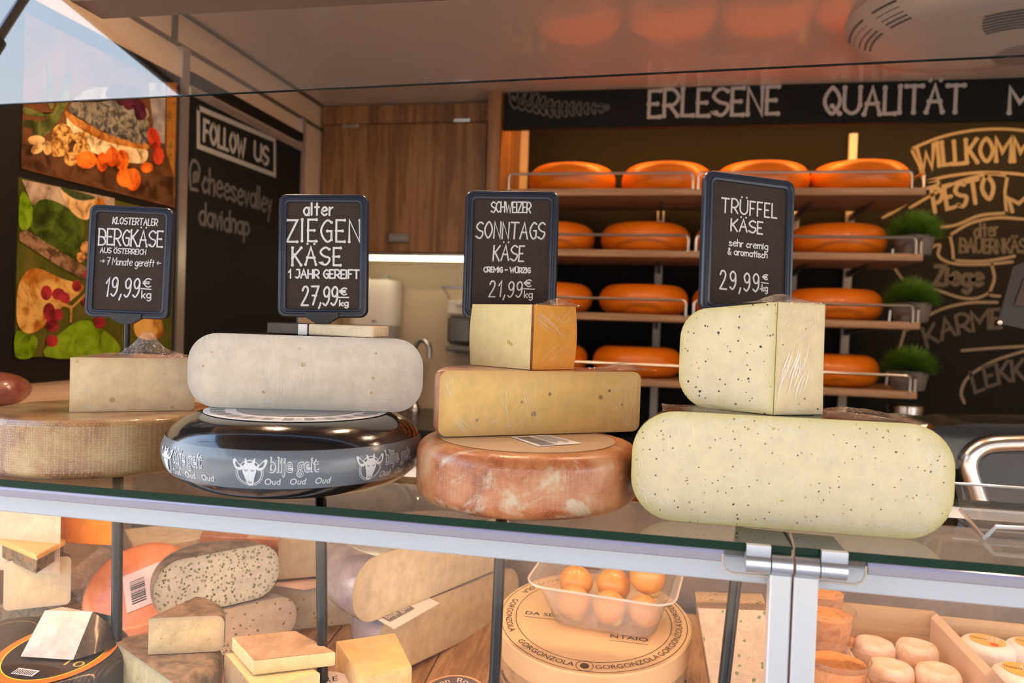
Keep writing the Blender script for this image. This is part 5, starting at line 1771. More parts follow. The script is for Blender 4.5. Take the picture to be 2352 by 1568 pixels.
def half(label, bot0, bot1, ext0, ext1, z0, h, re, rm, pmat, group=None, roll=0.0, ed=None):
    """half wheel lying with its cut face to the customer: two photo points of the face's lower edge on height z0, two of its ends"""
    p0, p1 = atz(*bot0, z0), atz(*bot1, z0)
    yaw = math.atan2(p1[1] - p0[1], p1[0] - p0[0])
    n = (math.sin(yaw), -math.cos(yaw), 0)
    q0, q1 = hit(*ext0, p0, n), hit(*ext1, p0, n)
    c = (q0 + q1) / 2
    t = thing('cheese_half', label, 'cheese', (c[0], c[1], z0), (0, roll, yaw))
    sector(t, np.linalg.norm((q1 - q0)[:2]) / 2, h, re, 0, PI, rm, pmat, 40)
    return t, p0, n


def slab(name, label, top, z, thick, mat, side=None, parts=('body',), bev=0.0015):
    """flat-topped block; outline of its top given in photo pixels at height z"""
    q = [atz(*p, z) for p in top]
    c = np.mean(q, 0)
    t = thing(name, label, 'cheese', (c[0], c[1], z - thick))
    rings = []
    for dz, k in ((-thick, 0.985), (-thick + bev, 1.0), (-bev, 1.0), (0, 0.985)):
        rings.append([tuple(c + (p - c) * k + np.array((0, 0, dz))) for p in q])
    MB().loft(rings).build(parts[0], mat, t, 30)
    return t, q


def barcode(q, parent, z, mat, seed=1, s0=0.15, s1=0.6, t0=0.1, t1=0.9):
    rnd = random.Random(seed)
    f = lambda s, t: (np.array(q[0]) * (1 - s) + np.array(q[1]) * s) * (1 - t) + (np.array(q[3]) * (1 - s) + np.array(q[2]) * s) * t + z
    mb = MB()
    t_ = t0
    while t_ < t1:
        d = rnd.choice((0.012, 0.02, 0.035))
        mb.add([f(s0, t_), f(s1, t_), f(s1, t_ + d), f(s0, t_ + d)], [(0, 1, 2, 3)])
        t_ += d + rnd.choice((0.012, 0.025))
    return mb.build('barcode', mat, parent)


creamp = paste('cream_paste', (0.70, 0.58, 0.38), (0.58, 0.45, 0.26), film=0.5, edge_amt=0.6)
pinkp = paste('herb_paste', (0.66, 0.55, 0.42), (0.55, 0.45, 0.30), film=0.5, speck=[(170, 0.42, 0.8, (0.22, 0.17, 0.08))])
greenp = paste('green_herb_paste', (0.72, 0.70, 0.58), (0.50, 0.50, 0.38), film=0.4, speck=[(210, 0.50, 0.9, (0.13, 0.14, 0.07)), (150, 0.45, 0.8, (0.30, 0.30, 0.18))])
spotp = paste('cumin_paste', (0.62, 0.52, 0.38), (0.5, 0.42, 0.3), film=0.5, speck=[(130, 0.36, 0.7, (0.40, 0.25, 0.10))])
greyr = rind('grey_rind', [(0.10, 0.075, 0.05), (0.19, 0.145, 0.10), (0.27, 0.21, 0.15)], 45, 0.6, 0.35, 0.5, 120)
earthr = rind('earthy_rind', [(0.06, 0.05, 0.03), (0.16, 0.11, 0.06), (0.20, 0.16, 0.08), (0.28, 0.13, 0.05)], 70, 0.6, 0.3, 0.8, 120)
lilacr = rind('film_rind', [(0.30, 0.27, 0.30), (0.42, 0.38, 0.40)], 30, 0.25, 0.8, 0.6, 70)
yelr = rind('yellow_rind', [(0.55, 0.42, 0.22), (0.62, 0.5, 0.28)], 30, 0.4, 0.5, 0.2)
goldr = rind('golden_rind', [(0.50, 0.32, 0.16), (0.62, 0.43, 0.25)], 50, 0.45, 0.6, 0.3)
pieces = 'cheese'

# two big cream halves at the back
zf = 1.038
t, p0, n0 = half('big cream cheese half lying on the case floor with a printed top label', (945, 1528), (1130, 1440), (868, 1480), (1190, 1370), zf, 0.100, 0.040, lilacr, creamp)
lz = zf + 0.100
q = [atz(x, y, lz + 0.001) for x, y in ((845, 1415), (950, 1395), (985, 1372), (890, 1440))]
lb = MB().prism([atz(x, y, lz + 0.0006) for x, y in ((843, 1408), (905, 1445), (1010, 1385), (960, 1360))], (0, 0, 0.0004)).build('label', paper, t)
lo_, lu_, lv_ = atz(905, 1443, lz + 0.0014), atz(1008, 1386, lz + 0.0014), atz(845, 1409, lz + 0.0014)
fl_ = lambda u, v: tuple(lo_ + (lu_ - lo_) * u + (lv_ - lo_) * v + np.array((0, 0, 0.0003)))
MB().add([fl_(*k_) for k_ in ((0.08, 0.30), (0.62, 0.30), (0.62, 0.72), (0.08, 0.72))], [(0, 1, 2, 3)]).build('print_field', pm('label_slate', (0.20, 0.19, 0.19), 0.6), lb)
mb = MB()
print_text(mb, 'blije geit', 0.11, 0.59, 0.42, 0.20, lambda u, v: tuple(np.array(fl_(u, v)) + np.array((0, 0, 0.0003))))
mb.build('print', paper, lb)
dots_on_face(t, [(1026, 1419, 0.0022)], p0, n0, eye2)
t2, p0, n0 = half('upper cream cheese half with glossy pale paste resting on the other half', (930, 1395), (1130, 1312), (810, 1345), (1175, 1255), lz + 0.002, 0.100, 0.046, lilacr, paste('ivory_paste', (0.76, 0.66, 0.46), (0.66, 0.56, 0.32), film=0.7, edge_amt=0.7))
# pale block behind
t, p0, n0 = half('pale cheese half standing behind the herb cheeses', (650, 1330), (790, 1318), (560, 1290), (830, 1275), 1.125, 0.095, 0.03, yelr, creamp)
t, p0, n0 = half('cumin seeded cheese half with a pink top label', (640, 1448), (795, 1440), (560, 1400), (840, 1385), 1.034, 0.085, 0.036, lilacr, spotp)
lb = MB().prism([atz(x, y, 1.034 + 0.0856) for x, y in ((630, 1345), (700, 1355), (790, 1335), (790, 1322), (640, 1332))], (0, 0, 0.0004)).build('label', pm('pink_label', (0.72, 0.50, 0.42), 0.6), t)
# herb halves
t, p0, n0 = half('pinkish herb cheese half under the green-flecked half', (480, 1512), (640, 1470), (420, 1470), (680, 1425), 1.045, 0.075, 0.034, lilacr, pinkp)
t, p0, n0 = half('green-flecked herb cheese half with a grey rind edge', (450, 1408), (600, 1372), (353, 1345), (641, 1298), 1.123, 0.092, 0.042, greyr, greenp)
# washed-rind round with barcode, leaning
ctr = aty(330, 1365, 1.07)
t = thing('whole_cheese', 'orange-red round cheese in film with a barcode sticker, leaning on its side', 'cheese', ctr, (R(40), 0, R(12)))
MB().lathe([(r, z - 0.026) for r, z in wheel_prof(0.087, 0.056, 0.016)], n=56).build('rind', rind('coral_rind', [(0.58, 0.17, 0.06), (0.68, 0.25, 0.10)], 26, 0.4, 0.5, 0.4, 220), t, 45, local=True)
sq = [(0.002, -0.05, 0.0312), (0.055, -0.02, 0.0312), (0.025, 0.045, 0.0312), (-0.03, 0.012, 0.0312)]
st_ = MB().prism(sq, (0, 0, 0.0004)).build('sticker', pm('pink_paper', (0.74, 0.58, 0.52), 0.6), t, local=True)
f = MB()
rnd = random.Random(5)
lr_ = lambda s, u: tuple((np.array(sq[0]) * (1 - s) + np.array(sq[1]) * s) * (1 - u) + (np.array(sq[3]) * (1 - s) + np.array(sq[2]) * s) * u + np.array((0, 0, 0.0006)))
u_ = 0.15
while u_ < 0.8:
    d = rnd.choice((0.012, 0.024, 0.036))
    f.add([lr_(0.15, u_), lr_(0.5, u_), lr_(0.5, u_ + d), lr_(0.15, u_ + d)], [(0, 1, 2, 3)])
    u_ += d + rnd.choice((0.012, 0.028))
tag(f.build('barcode', ink, st_, local=True), kind='stuff')
crumple('film_wrap', t, aty(235, 1330, 1.07), (0.6, 0.2, -0.7), (0.4, 0.6, 0.6), 0.09, 0.10, 0.02, 41)

# front left: rounds with printed labels
def labelled_round(label, c, Rr, h, rm, ringcol, discm, tilt=8, rings=True):
    t = thing('whole_cheese', label, 'cheese', c, (R(tilt), 0, 0))
    MB().lathe([(r, z - h) for r, z in wheel_prof(Rr, h, 0.014)], n=72).build('rind', rm, t, 45, local=True)
    lb = MB().lathe([(1e-4, 0.0003), (Rr * 0.86, 0.0003), (Rr * 0.86, 0.0008), (1e-4, 0.0008)], n=72).build('label', discm, t, local=True)
    return t, lb


ribr = pm('ribbed_rind', (0.035, 0.033, 0.032), 0.5, coat=0.4)
wv = N(ribr, 'ShaderNodeTexWave')
wv.inputs['Scale'].default_value = 90
wv.inputs['Distortion'].default_value = 0.3
L(ribr, coords(ribr, (1, 1, 0.1)), wv.inputs['Vector'])
bump(ribr, wv.outputs['Fac'], 0.7, 0.002)
brown_l = pm('brown_label', (0.030, 0.020, 0.016), 0.35, coat=0.3)
c7 = atz(132, 1497, 1.165)
t, lb = labelled_round('dark ribbed round cheese with an orange and black label', c7, 0.083, 0.06, ribr, None, brown_l)
for r0, r1, mt in ((0.0615, 0.071, pm('label_orange', (0.70, 0.19, 0.02), 0.4)), (0.0595, 0.0612, pm('label_yellow', (0.75, 0.62, 0.05), 0.4))):
    MB().lathe([(r0, 0.0010), (r1, 0.0010)], n=72).build('label_ring', mt, lb, local=True)
mb = MB()
print_text(mb, '10', 0.030, 0.055, -0.024, 0.011, lambda u, v: (u, v, 0.0013))
mb.build('print', pm('label_gold', (0.55, 0.42, 0.12), 0.4), lb, local=True)
bq = [(-0.018, -0.052, 0.0012), (0.012, -0.052, 0.0012), (0.012, -0.040, 0.0012), (-0.018, -0.040, 0.0012)]
MB().add(bq, [(0, 1, 2, 3)]).build('barcode_field', paper, lb, local=True)
mb = MB()
for k in range(9):
    mb.add([(-0.0165 + k * 0.003, -0.051, 0.0014), (-0.0150 + k * 0.003, -0.051, 0.0014), (-0.0150 + k * 0.003, -0.042, 0.0014), (-0.0165 + k * 0.003, -0.042, 0.0014)], [(0, 1, 2, 3)])
tag(mb.build('barcode', ink, lb, local=True), kind='stuff')
c6 = atz(12, 1462, 1.135)
t, lb = labelled_round('round cheese with orange rim and dark printed label', c6, 0.062, 0.04, rind('orange_rim', [(0.50, 0.14, 0.04), (0.58, 0.2, 0.07)], 40, 0.5, 0.3, 0.3), None, brown_l)
mb = MB()
ribbon(mb, [[(0.040 * math.cos(a), 0.040 * math.sin(a)) for a in np.linspace(0, 2 * PI, 50)]], 0.0006, lambda u, v: (u, v, 0.0012), ref=(0, 0, 9))
mb.build('label_ring', MATS['label_gold'], lb, local=True)

# white sheep cheese wedge on the labelled round
zw = 1.166
q = [atz(x, y, zw) for x, y in ((48, 1508), (170, 1516), (232, 1478))]
t = thing('cheese_wedge', 'bright white cheese wedge with a thin black rind on the ribbed round', 'cheese', q[0])
w0, w1 = atz(47, 1507, zw), atz(168, 1515, zw)
w2, w3 = aty(103, 1402, w0[1] + 0.045), aty(213, 1404, w1[1] + 0.04)
wr = (w1 - w0)
bk = np.array((0.012, 0.055, -0.0))
body = [w0, w1, w1 + np.array((0.02, 0.055, 0)), w0 + np.array((0.0, 0.06, 0))]
tp_ = [w2, w3, w3 + np.array((0.012, 0.02, -0.012)), w2 + np.array((0, 0.03, -0.006))]
whp = paste('white_paste', (0.56, 0.54, 0.49), (0.5, 0.48, 0.42), mottle=0.10, film=0.6, streak=1.2)
MB().add([*body, *tp_], [(0, 1, 5, 4), (4, 5, 6, 7), (3, 0, 4, 7), (0, 3, 2, 1), (2, 3, 7, 6)]).build('paste', whp, t)
sd_ = np.array((0.004, 0.004, 0))
mid1 = w1 + np.array((0.028, 0.03, 0.012))
MB().loft([[w1 + np.array((0.0006, 0, 0)), w3 + np.array((0.0006, 0, 0))], [w1 + np.array((0.018, 0.012, 0.004)), w3 + np.array((0.012, 0.004, -0.010))], [w1 + np.array((0.028, 0.030, 0.006)), w3 + np.array((0.018, 0.012, -0.022))], [w1 + np.array((0.026, 0.055, 0.0)), w3 + np.array((0.012, 0.03, -0.03))]], closed=False, cap0=False, cap1=False).build('rind', rind('black_olive_rind', [(0.012, 0.010, 0.008), (0.035, 0.028, 0.02)], 60, 0.45, 0.4, 0.4), t, 60)

# grey-rinded soft cheese: half and wedge on it
zg = 1.172
g0, g1 = atz(252, 1465, zg), atz(410, 1575, zg)
gy = math.atan2(g1[1] - g0[1], g1[0] - g0[0])
gc = (g0 + g1) / 2
gR = np.linalg.norm((g1 - g0)[:2]) / 2
graypaste = paste('tomme_paste', (0.70, 0.55, 0.30), (0.42, 0.34, 0.22), film=0.5, mottle=0.10, speck=[(170, 0.3, 0.6, (0.45, 0.36, 0.2))])
t = thing('cheese_half', 'grey-brown rinded cheese half with ivory cut side, in the case front', 'cheese', (gc[0], gc[1], zg - 0.055), (0, 0, gy))
sector(t, gR, 0.055, 0.013, 0, PI, greyr, graypaste, 40)
tip = atz(340, 1503, zg + 0.001)
t = thing('cheese_wedge', 'small grey-brown rinded wedge sitting on the matching half', 'cheese', tip, (0, 0, 0))
sector(t, 0.090, 0.046, 0.010, R(22), R(82), greyr, graypaste, 20)
# orange wrapped piece between
slab('cheese_block', 'small amber cheese block wedged behind the grey wedge', ((470, 1458), (497, 1462), (500, 1475), (466, 1472)), 1.13, 0.06, pm('amber_cheese', (0.72, 0.30, 0.03), 0.35, coat=0.6))
# dark rinded slab, piece in film, upper left group
t, p0, n0 = half('pale cheese piece with grey rind standing in film', (35, 1400), (150, 1388), (8, 1345), (163, 1335), 1.13, 0.078, 0.008, earthr, paste('lemon_paste', (0.78, 0.68, 0.42), (0.6, 0.55, 0.42), film=0.9, streak=1.4))
es = [aty(x, y, 1.02) for x, y in ((-30, 1398), (60, 1390), (140, 1366), (139, 1398), (60, 1424), (-30, 1428))]
t = thing('cheese_slab', 'thick slab with dark mottled earthy rind below the pale piece', 'cheese', np.mean(es[3:], 0))
MB().prism(es, (0.01, 0.035, 0)).build('rind', earthr, t)
MB().prism([p + np.array((0, 0.001, 0.0003)) for p in es[:3]] + [p + np.array((0.01, 0.034, 0.0003)) for p in es[2::-1]], (0, 0, 0.001)).build('cut_face', pm('pink_cut', (0.62, 0.40, 0.26), 0.5), t)
t, q = slab('cheese_slab', 'orange-yellow cheese slab tilted over a dark rind', ((-15, 1232), (40, 1190), (151, 1240), (85, 1275)), 1.235, 0.008, pm('cheddar', (0.80, 0.46, 0.15), 0.45, coat=0.3))
slab('cheese_block', 'dark-rinded cheese block below the orange-yellow slab', ((-20, 1238), (38, 1196), (146, 1246), (84, 1284)), 1.2265, 0.022, earthr)
slab('cheese_block', 'bright orange cheese block in shiny film at the back', ((140, 1148), (262, 1160), (262, 1185), (135, 1178)), 1.27, 0.048, paste('mimolette', (0.85, 0.29, 0.015), (0.8, 0.27, 0.02), film=0.9, streak=1.2))
slab('cheese_block', 'long pale pinkish cheese block at the back of the case', ((-60, 1128), (140, 1150), (140, 1175), (-60, 1160)), 1.285, 0.10, paste('pale_pink', (0.72, 0.52, 0.38), (0.66, 0.48, 0.34), film=0.5))
slab('cheese_block', 'low brown-wrapped cheese block lying behind the pale piece', ((40, 1270), (200, 1240), (255, 1262), (170, 1300)), 1.16, 0.06, goldr)
slab('cheese_slab', 'large ivory cheese slab in film behind the coral round', ((285, 1215), (470, 1195), (500, 1228), (310, 1262)), 1.20, 0.03, paste('ivory2', (0.70, 0.58, 0.40), (0.6, 0.5, 0.3), film=0.9))
slab('cheese_block', 'brown-orange wrapped cheese block behind the green-flecked half', ((470, 1208), (640, 1222), (640, 1240), (460, 1230)), 1.205, 0.05, rind('copper_wrap', [(0.42, 0.14, 0.05), (0.58, 0.24, 0.10)], 40, 0.3, 0.9, 0.8, 60))
# hard cheese slabs in front
hardp = paste('hard_paste', (0.76, 0.62, 0.32), (0.70, 0.56, 0.30), film=0.8, mottle=0.05, streak=1.0)
hardtop = paste('hard_top', (0.46, 0.33, 0.21), (0.5, 0.38, 0.24), film=0.9, mottle=0.12, streak=1.2)
t, q = slab('cheese_slab', 'thin flat hard-cheese slab on top of the thicker one', ((533, 1463), (679, 1448), (770, 1497), (582, 1518)), 1.200, 0.0165, hardp)
c = np.mean(q, 0)
MB().add([tuple(c + (p - c) * 0.975 + np.array((0, 0, 0.0005))) for p in q], [(0, 1, 2, 3)]).build('rind', hardtop, t)
t, q = slab('cheese_slab', 'thicker hard-cheese slab with golden rind edge under the thin slab', ((518, 1500), (640, 1488), (735, 1545), (590, 1585)), 1.1815, 0.045, hardp)
MB().prism([q[0] + np.array((-0.0012, -0.0005, -0.001)), q[3] + np.array((-0.0012, -0.0005, -0.001)), q[3] + np.array((-0.0012, -0.0005, -0.044)), q[0] + np.array((-0.0012, -0.0005, -0.044))], (0.001, 0, 0)).build('rind', goldr, t)
t, q = slab('cheese_block', 'squat golden cheese block in film beside the flat slabs', ((772, 1472), (908, 1453), (946, 1530), (832, 1562)), 1.182, 0.07, paste('gold_paste', (0.80, 0.56, 0.26), (0.74, 0.52, 0.24), film=0.9, streak=1.3))
# white round with printed name
c14 = atz(730, 1600, 1.150)
t, lb = labelled_round('white paper-topped round cheese half hidden under the slabs', c14, 0.058, 0.035, pm('white_rind', (0.70, 0.66, 0.58), 0.6), None, paper)
mb = MB()
print_text(mb, 'ANO RE', -0.030, 0.030, 0.022, 0.010, lambda u, v: (u * math.cos(0.5) - v * math.sin(0.5) - 0.005, u * math.sin(0.5) + v * math.cos(0.5), 0.0012))
mb.build('print', pm('blue_ink', (0.04, 0.04, 0.07), 0.5), lb, local=True)
# round with dark ring label, lettered
c15 = atz(1042, 1598, 1.130)
t, lb = labelled_round('small round cheese with a dark ring label lettered Roche', c15, 0.050, 0.03, pm('bloomy_rind', (0.66, 0.55, 0.42), 0.7), None, pm('label_peach', (0.72, 0.42, 0.24), 0.5))
MB().lathe([(0.021, 0.0010), (0.040, 0.0010)], n=60).build('label_ring', pm('label_plum', (0.13, 0.10, 0.12), 0.5), lb, local=True)


def arc_text(text, r, h, a_mid, span, z, flip=False):
    mb = MB()
    print_text(mb, text, 0, span * r, 0, h, (lambda u, v: ((r + v) * math.cos(a_mid + span / 2 - u / r), (r + v) * math.sin(a_mid + span / 2 - u / r), z)) if not flip else (lambda u, v: ((r - v) * math.cos(a_mid - span / 2 + u / r), (r - v) * math.sin(a_mid - span / 2 + u / r), z)))
    return mb


arc_text('mon', 0.027, 0.009, R(140), R(48), 0.0014).build('print', paper, lb, local=True)
arc_text('Roche', 0.027, 0.009, R(62), R(70), 0.0014).build('print', paper, lb, local=True)
c17 = atz(1365, 1612, 1.140)
t = thing('soft_cheese', 'pale pink bloomy soft cheese in front of the wooden box', 'cheese', (c17[0], c17[1], 1.10))
MB().lathe(wheel_prof(0.043, 0.040, 0.014), n=40).build('rind', rind('pink_bloom', [(0.72, 0.52, 0.44), (0.80, 0.64, 0.56)], 60, 0.8, 0, 0.5), t, 50, local=True)

# wooden gorgonzola box
gbc = np.array(atz(1362, 1418, 1.150))
gb = thing('wooden_cheese_box', 'round pale wooden box printed GORGONZOLA with a cream lid', 'cheese box', gbc, (R(8), 0, 0))
GR = 0.150
scale_ = abs(gbc[1])
lid = pm('lid_paper', (0.80, 0.58, 0.33), 0.5)
gbw = woodmat('poplar', (0.55, 0.38, 0.22), (0.64, 0.46, 0.28), (0.70, 0.53, 0.34), 'x', 1.2, knots=False)
MB().lathe([(1e-4, -0.115), (GR - 0.003, -0.115), (GR - 0.003, -0.030)], n=80).build('body', gbw, gb, 40, local=True)
MB().lathe([(GR, -0.036), (GR, -0.002), (GR - 0.002, 0.0), (1e-4, 0.0)], n=80).build('lid', lid, gb, 40, local=True)
gprint = pm('brown_print', (0.10, 0.055, 0.03), 0.6)
navy = pm('navy_print', (0.035, 0.045, 0.085), 0.6)
for r in (GR * 0.955, GR * 0.80):
    mb = MB()
    ribbon(mb, [[(r * math.cos(a), r * math.sin(a)) for a in np.linspace(0, 2 * PI, 90)]], 0.0010, lambda u, v: (u, v, 0.0006), ref=(0, 0, 9))
    mb.build('print_ring', gprint, gb, local=True)
for k, am in enumerate((-62, -118, -172, 134, 80, 26, -18)):
    arc_text('GORGONZOLA', GR * 0.905, 0.0095, R(am), R(43), 0.0008, flip=True).build('print', gprint, gb, local=True)
mb = MB()
ribbon(mb, [[(0.012 * math.cos(a), -GR * 0.875 + 0.012 * math.sin(a)) for a in np.linspace(0, 2 * PI, 24)]], 0.001, lambda u, v: (u, v, 0.0009), ref=(0, 0, 9))
mb.build('seal_ring', gprint, gb, local=True)
MB().lathe([(1e-4, 0.0009), (0.0065, 0.0009)], n=24, c=(0, -GR * 0.875, 0)).build('seal', gprint, gb, local=True)
for txt, u0, u1, v0, hh in (('DA SER', -0.105, -0.050, -0.012, 0.009), ('NTAIO', 0.030, 0.085, -0.052, 0.009)):
    mb = MB()
    print_text(mb, txt, u0, u1, v0, hh, lambda u, v: (u, v, 0.0009))
    mb.add([(u0, v0 - 0.008, 0.0009), (u1, v0 - 0.008, 0.0009), (u1, v0 - 0.007, 0.0009), (u0, v0 - 0.007, 0.0009)], [(0, 1, 2, 3)])
    mb.build('print', navy, gb, local=True)
side = lambda a_mid: (lambda u, v: ((GR - 0.0022) * math.cos(R(a_mid) + u / GR), (GR - 0.0022) * math.sin(R(a_mid) + u / GR), v))
for txt, am, ln, v0, hh in (('GO', -112, 0.045, -0.095, 0.022), ('GO', -22, 0.045, -0.080, 0.022), ('Gran Riserva', -52, 0.062, -0.082, 0.011), ('ONARDI', -50, 0.042, -0.100, 0.009), ('Gran Riserva', -150, 0.055, -0.070, 0.010), ('ONARDI', -152, 0.040, -0.086, 0.009)):
    mb = MB()
    if txt[0] == 'G' and len(txt) > 3:
        fit_text(mb, txt, -ln / 2, ln / 2, v0, v0 + hh, 0.0012, side(am), slant=0.25, ref=(0, -9, 0), jitter=0.2)
    else:
        print_text(mb, txt, -ln / 2, ln / 2, v0, hh, side(am), cuts=3)
    mb.build('print', navy, gb, local=True)

# clear tray of stuffed balls on the box
Mg = gb.matrix_basis
tr_l = thing('plastic_tray', 'clear plastic tray on the wooden box holding orange balls', 'tray', tuple(Mg @ Vector((0.022, 0.006, 0.004))), (R(8), 0, R(-8)))
tz = [(0.0, 0.076, 0.050), (0.004, 0.080, 0.054), (0.068, 0.100, 0.070), (0.070, 0.111, 0.080), (0.0715, 0.111, 0.080)]
ringsT = []
for z, a, b in tz:
    ringsT.append([(x, y, z) for x, y, _ in rbox_rings(0, 0, 2 * a, 2 * b, 0.03, [(0, 1)], 6)[0]])
trm = thin_glass('tray_plastic', (0.96, 0.93, 0.90), 0.05, 0.12, 0.30, (0.85, 0.80, 0.76))
MB().loft(ringsT, cap0=True, cap1=False).build('shell', trm, tr_l, 40, local=True)
rim = [(x, y, 0.0715) for x, y, _ in rbox_rings(0, 0, 0.222, 0.16, 0.03, [(0, 1)], 6)[0]]
MB().tube(rim + [rim[0]], 0.0018, 6, False).build('rim', pm('clear_rim', (0.80, 0.70, 0.62), 0.2, coat=0.6), tr_l, 50, local=True)
sq2 = [(-0.080, 0.0685, 0.066), (-0.026, 0.0685, 0.066), (-0.026, 0.062, 0.040), (-0.080, 0.062, 0.040)]
MB().add(sq2, [(0, 1, 2, 3)]).build('sticker', pm('grey_sticker', (0.30, 0.24, 0.2), 0.6), tr_l, local=True)
Mt = tr_l.matrix_basis
peach = rind('peach_ball', [(0.78, 0.34, 0.08), (0.84, 0.46, 0.14)], 40, 0.4, 0.4, 0.3)
yb_ = pm('ball_filling', (0.80, 0.66, 0.25), 0.4)
for k, (x, y, z, r) in enumerate(((-0.056, 0.022, 0.036, 0.027), (0.004, 0.026, 0.038, 0.027), (0.058, 0.018, 0.064, 0.028), (-0.048, -0.026, 0.028, 0.025), (0.008, -0.026, 0.028, 0.025), (0.060, -0.020, 0.027, 0.024))):
    p = Mt @ Vector((x, y, z))
    b = thing('stuffed_ball', 'orange stuffed cheese ball in the clear tray', 'food', tuple(p), (0.4 * k, 0.3, k), 'orange balls in the clear tray')
    MB().sphere((0, 0, 0), r, 24, 14, (1, 1, 0.94)).build('skin', peach, b, 60, local=True)
    MB().sphere((0, -r * 0.72, -r * 0.35), r * 0.42, 14, 8).build('filling', yb_, b, 60, local=True)

# herb pack
pk = [aty(x, y, 1.06) for x, y in ((1600, 1388), (1762, 1394), (1768, 1600), (1636, 1600))]
t = thing('cheese_pack', 'film-wrapped pack of pale herb cheese beside the wooden box', 'cheese', np.mean(pk[2:], 0))
MB().loft([[tuple(np.mean(pk, 0) + (p - np.mean(pk, 0)) * k + np.array((0, d, 0))) for p in pk] for d, k in ((-0.008, 0.97), (0, 1), (0.05, 1.0), (0.056, 0.98))]).build('paste', paste('herb_block', (0.78, 0.56, 0.34), (0.72, 0.5, 0.3), film=1.0, speck=[(130, 0.4, 0.7, (0.22, 0.26, 0.06))], streak=1.6), t, 30)
MB().loft([[tuple(np.mean(pk, 0) + (p - np.mean(pk, 0)) * k + np.array((0, d, 0))) for p in pk] for d, k in ((-0.012, 1.0), (0, 1.05), (0.05, 1.05), (0.06, 1.0))]).build('film_wrap', film, t, 30)

# ---- right display case
cupm = thin_glass('cup_plastic', (0.97, 0.95, 0.92), 0.05, 0.1, 0.10, (0.9, 0.85, 0.8))
spread_m = rind('orange_spread', [(0.80, 0.32, 0.08), (0.84, 0.42, 0.15), (0.60, 0.20, 0.05)], 50, 0.5, 0.3, 0.8, 90)
for nm, (px, py, z, Rr, h) in {'upper clear cup of orange spread, stacked on another cup': (1902, 1402, 1.185, 0.0375, 0.052), 'clear cup of orange spread under the upper one': (1918, 1458, 1.131, 0.0375, 0.05),
                               'large clear cup of orange spread standing in front of the stacked cups': (1922, 1512, 1.165, 0.041, 0.055), 'half-hidden clear cup of orange spread behind the stacked cups': (1890, 1352, 1.190, 0.034, 0.05)}.items():
    p = atz(px, py, z)
    t = thing('spread_cup', nm, 'cup', (p[0], p[1], z - h))
    MB().lathe([(1e-4, 0), (Rr * 0.80, 0), (Rr * 0.97, h), (Rr * 1.06, h + 0.001), (Rr * 1.06, h + 0.004), (Rr * 1.02, h + 0.004)], n=40).build('cup', cupm, t, 40, local=True)
    MB().lathe([(1e-4, 0.001), (Rr * 0.78, 0.001), (Rr * 0.94, h - 0.006), (Rr * 0.6, h - 0.004), (Rr * 0.3, h - 0.002), (1e-4, h - 0.003)], n=40, wob=lambda a, z: 0.01 * math.sin(5 * a)).build('spread', spread_m, t, 50, local=True)
poplar2 = woodmat('crate_wood', (0.60, 0.43, 0.24), (0.70, 0.52, 0.32), (0.76, 0.58, 0.38), 'x', 1.0, knots=False)
paperc = pm('parchment', (0.78, 0.58, 0.44), 0.7)
cr = thing('wooden_crate', 'pale wooden crate divided by a paper-lined board', 'crate', (0.45, 1.1, 1.02))
ybk = 1.27
a, b = aty(1945, 1392, ybk), aty(2150, 1402, ybk)
zt = (a[2] + b[2]) / 2
MB().box2((a[0] - 0.03, ybk, 1.100), (b[0], ybk + 0.008, zt)).build('back_board', poplar2, cr)
c_ = aty(2190, 1421, ybk)
MB().box2((b[0] + 0.004, ybk, 1.100), (1.0, ybk + 0.008, c_[2])).build('back_board', poplar2, cr)
MB().box2((a[0] - 0.03, 0.86, 1.090), (1.0, ybk, 1.1035)).build('base_board', poplar2, cr)
xd = aty(2166, 1405, ybk)[0]
MB().bbox((xd - 0.012, (ybk + 0.86) / 2, (zt + 1.105) / 2), (0.016, ybk - 0.86, zt - 1.105 + 0.004), 0.008).build('divider', paperc, cr)
MB().bbox((a[0] - 0.022, (ybk + 0.86) / 2, 1.122), (0.008, ybk - 0.86, 0.035), 0.003).build('side_board', paperc, cr)
blm = rind('bloomy', [(0.80, 0.55, 0.38), (0.84, 0.66, 0.52), (0.86, 0.72, 0.60)], 50, 0.85, 0, 0.8, 160)
sc0 = None
for px, py in ((2008, 1470), (2107, 1476), (2047, 1522), (2156, 1532), (2052, 1582), (2150, 1592)):
    p = atz(px, py, 1.150)
    lab_ = 'small dimpled pale cheese sitting in the left half of the wooden crate'
    if sc0 is None:
        sc0 = thing('small_cheese', lab_, 'cheese', (p[0], p[1], 1.1040), group='small dimpled cheeses in the crate')
        pr_s = [(r_ * 0.9, z_ * 0.95) for r_, z_ in ((1e-4, 0), (0.028, 0), (0.032, 0.004), (0.033, 0.020), (0.0315, 0.040), (0.028, 0.0465), (0.022, 0.048), (0.012, 0.0465), (0.006, 0.043), (1e-4, 0.042))]
        MB().lathe(pr_s, n=36, wob=lambda a, z: 0.03 * math.sin(3 * a + z * 60) + 0.015 * math.sin(7 * a)).build('rind', blm, sc0, 60, local=True)
    else:
        dup(sc0, (p[0], p[1], 1.1040), px * 0.7)
wm_ = rind('white_bloom', [(0.80, 0.74, 0.70), (0.86, 0.82, 0.79)], 40, 0.8, 0, 0.6)
lo = pm('label_apricot', (0.85, 0.52, 0.14), 0.5)
redm = pm('label_red', (0.75, 0.10, 0.02), 0.5)
sc1 = None
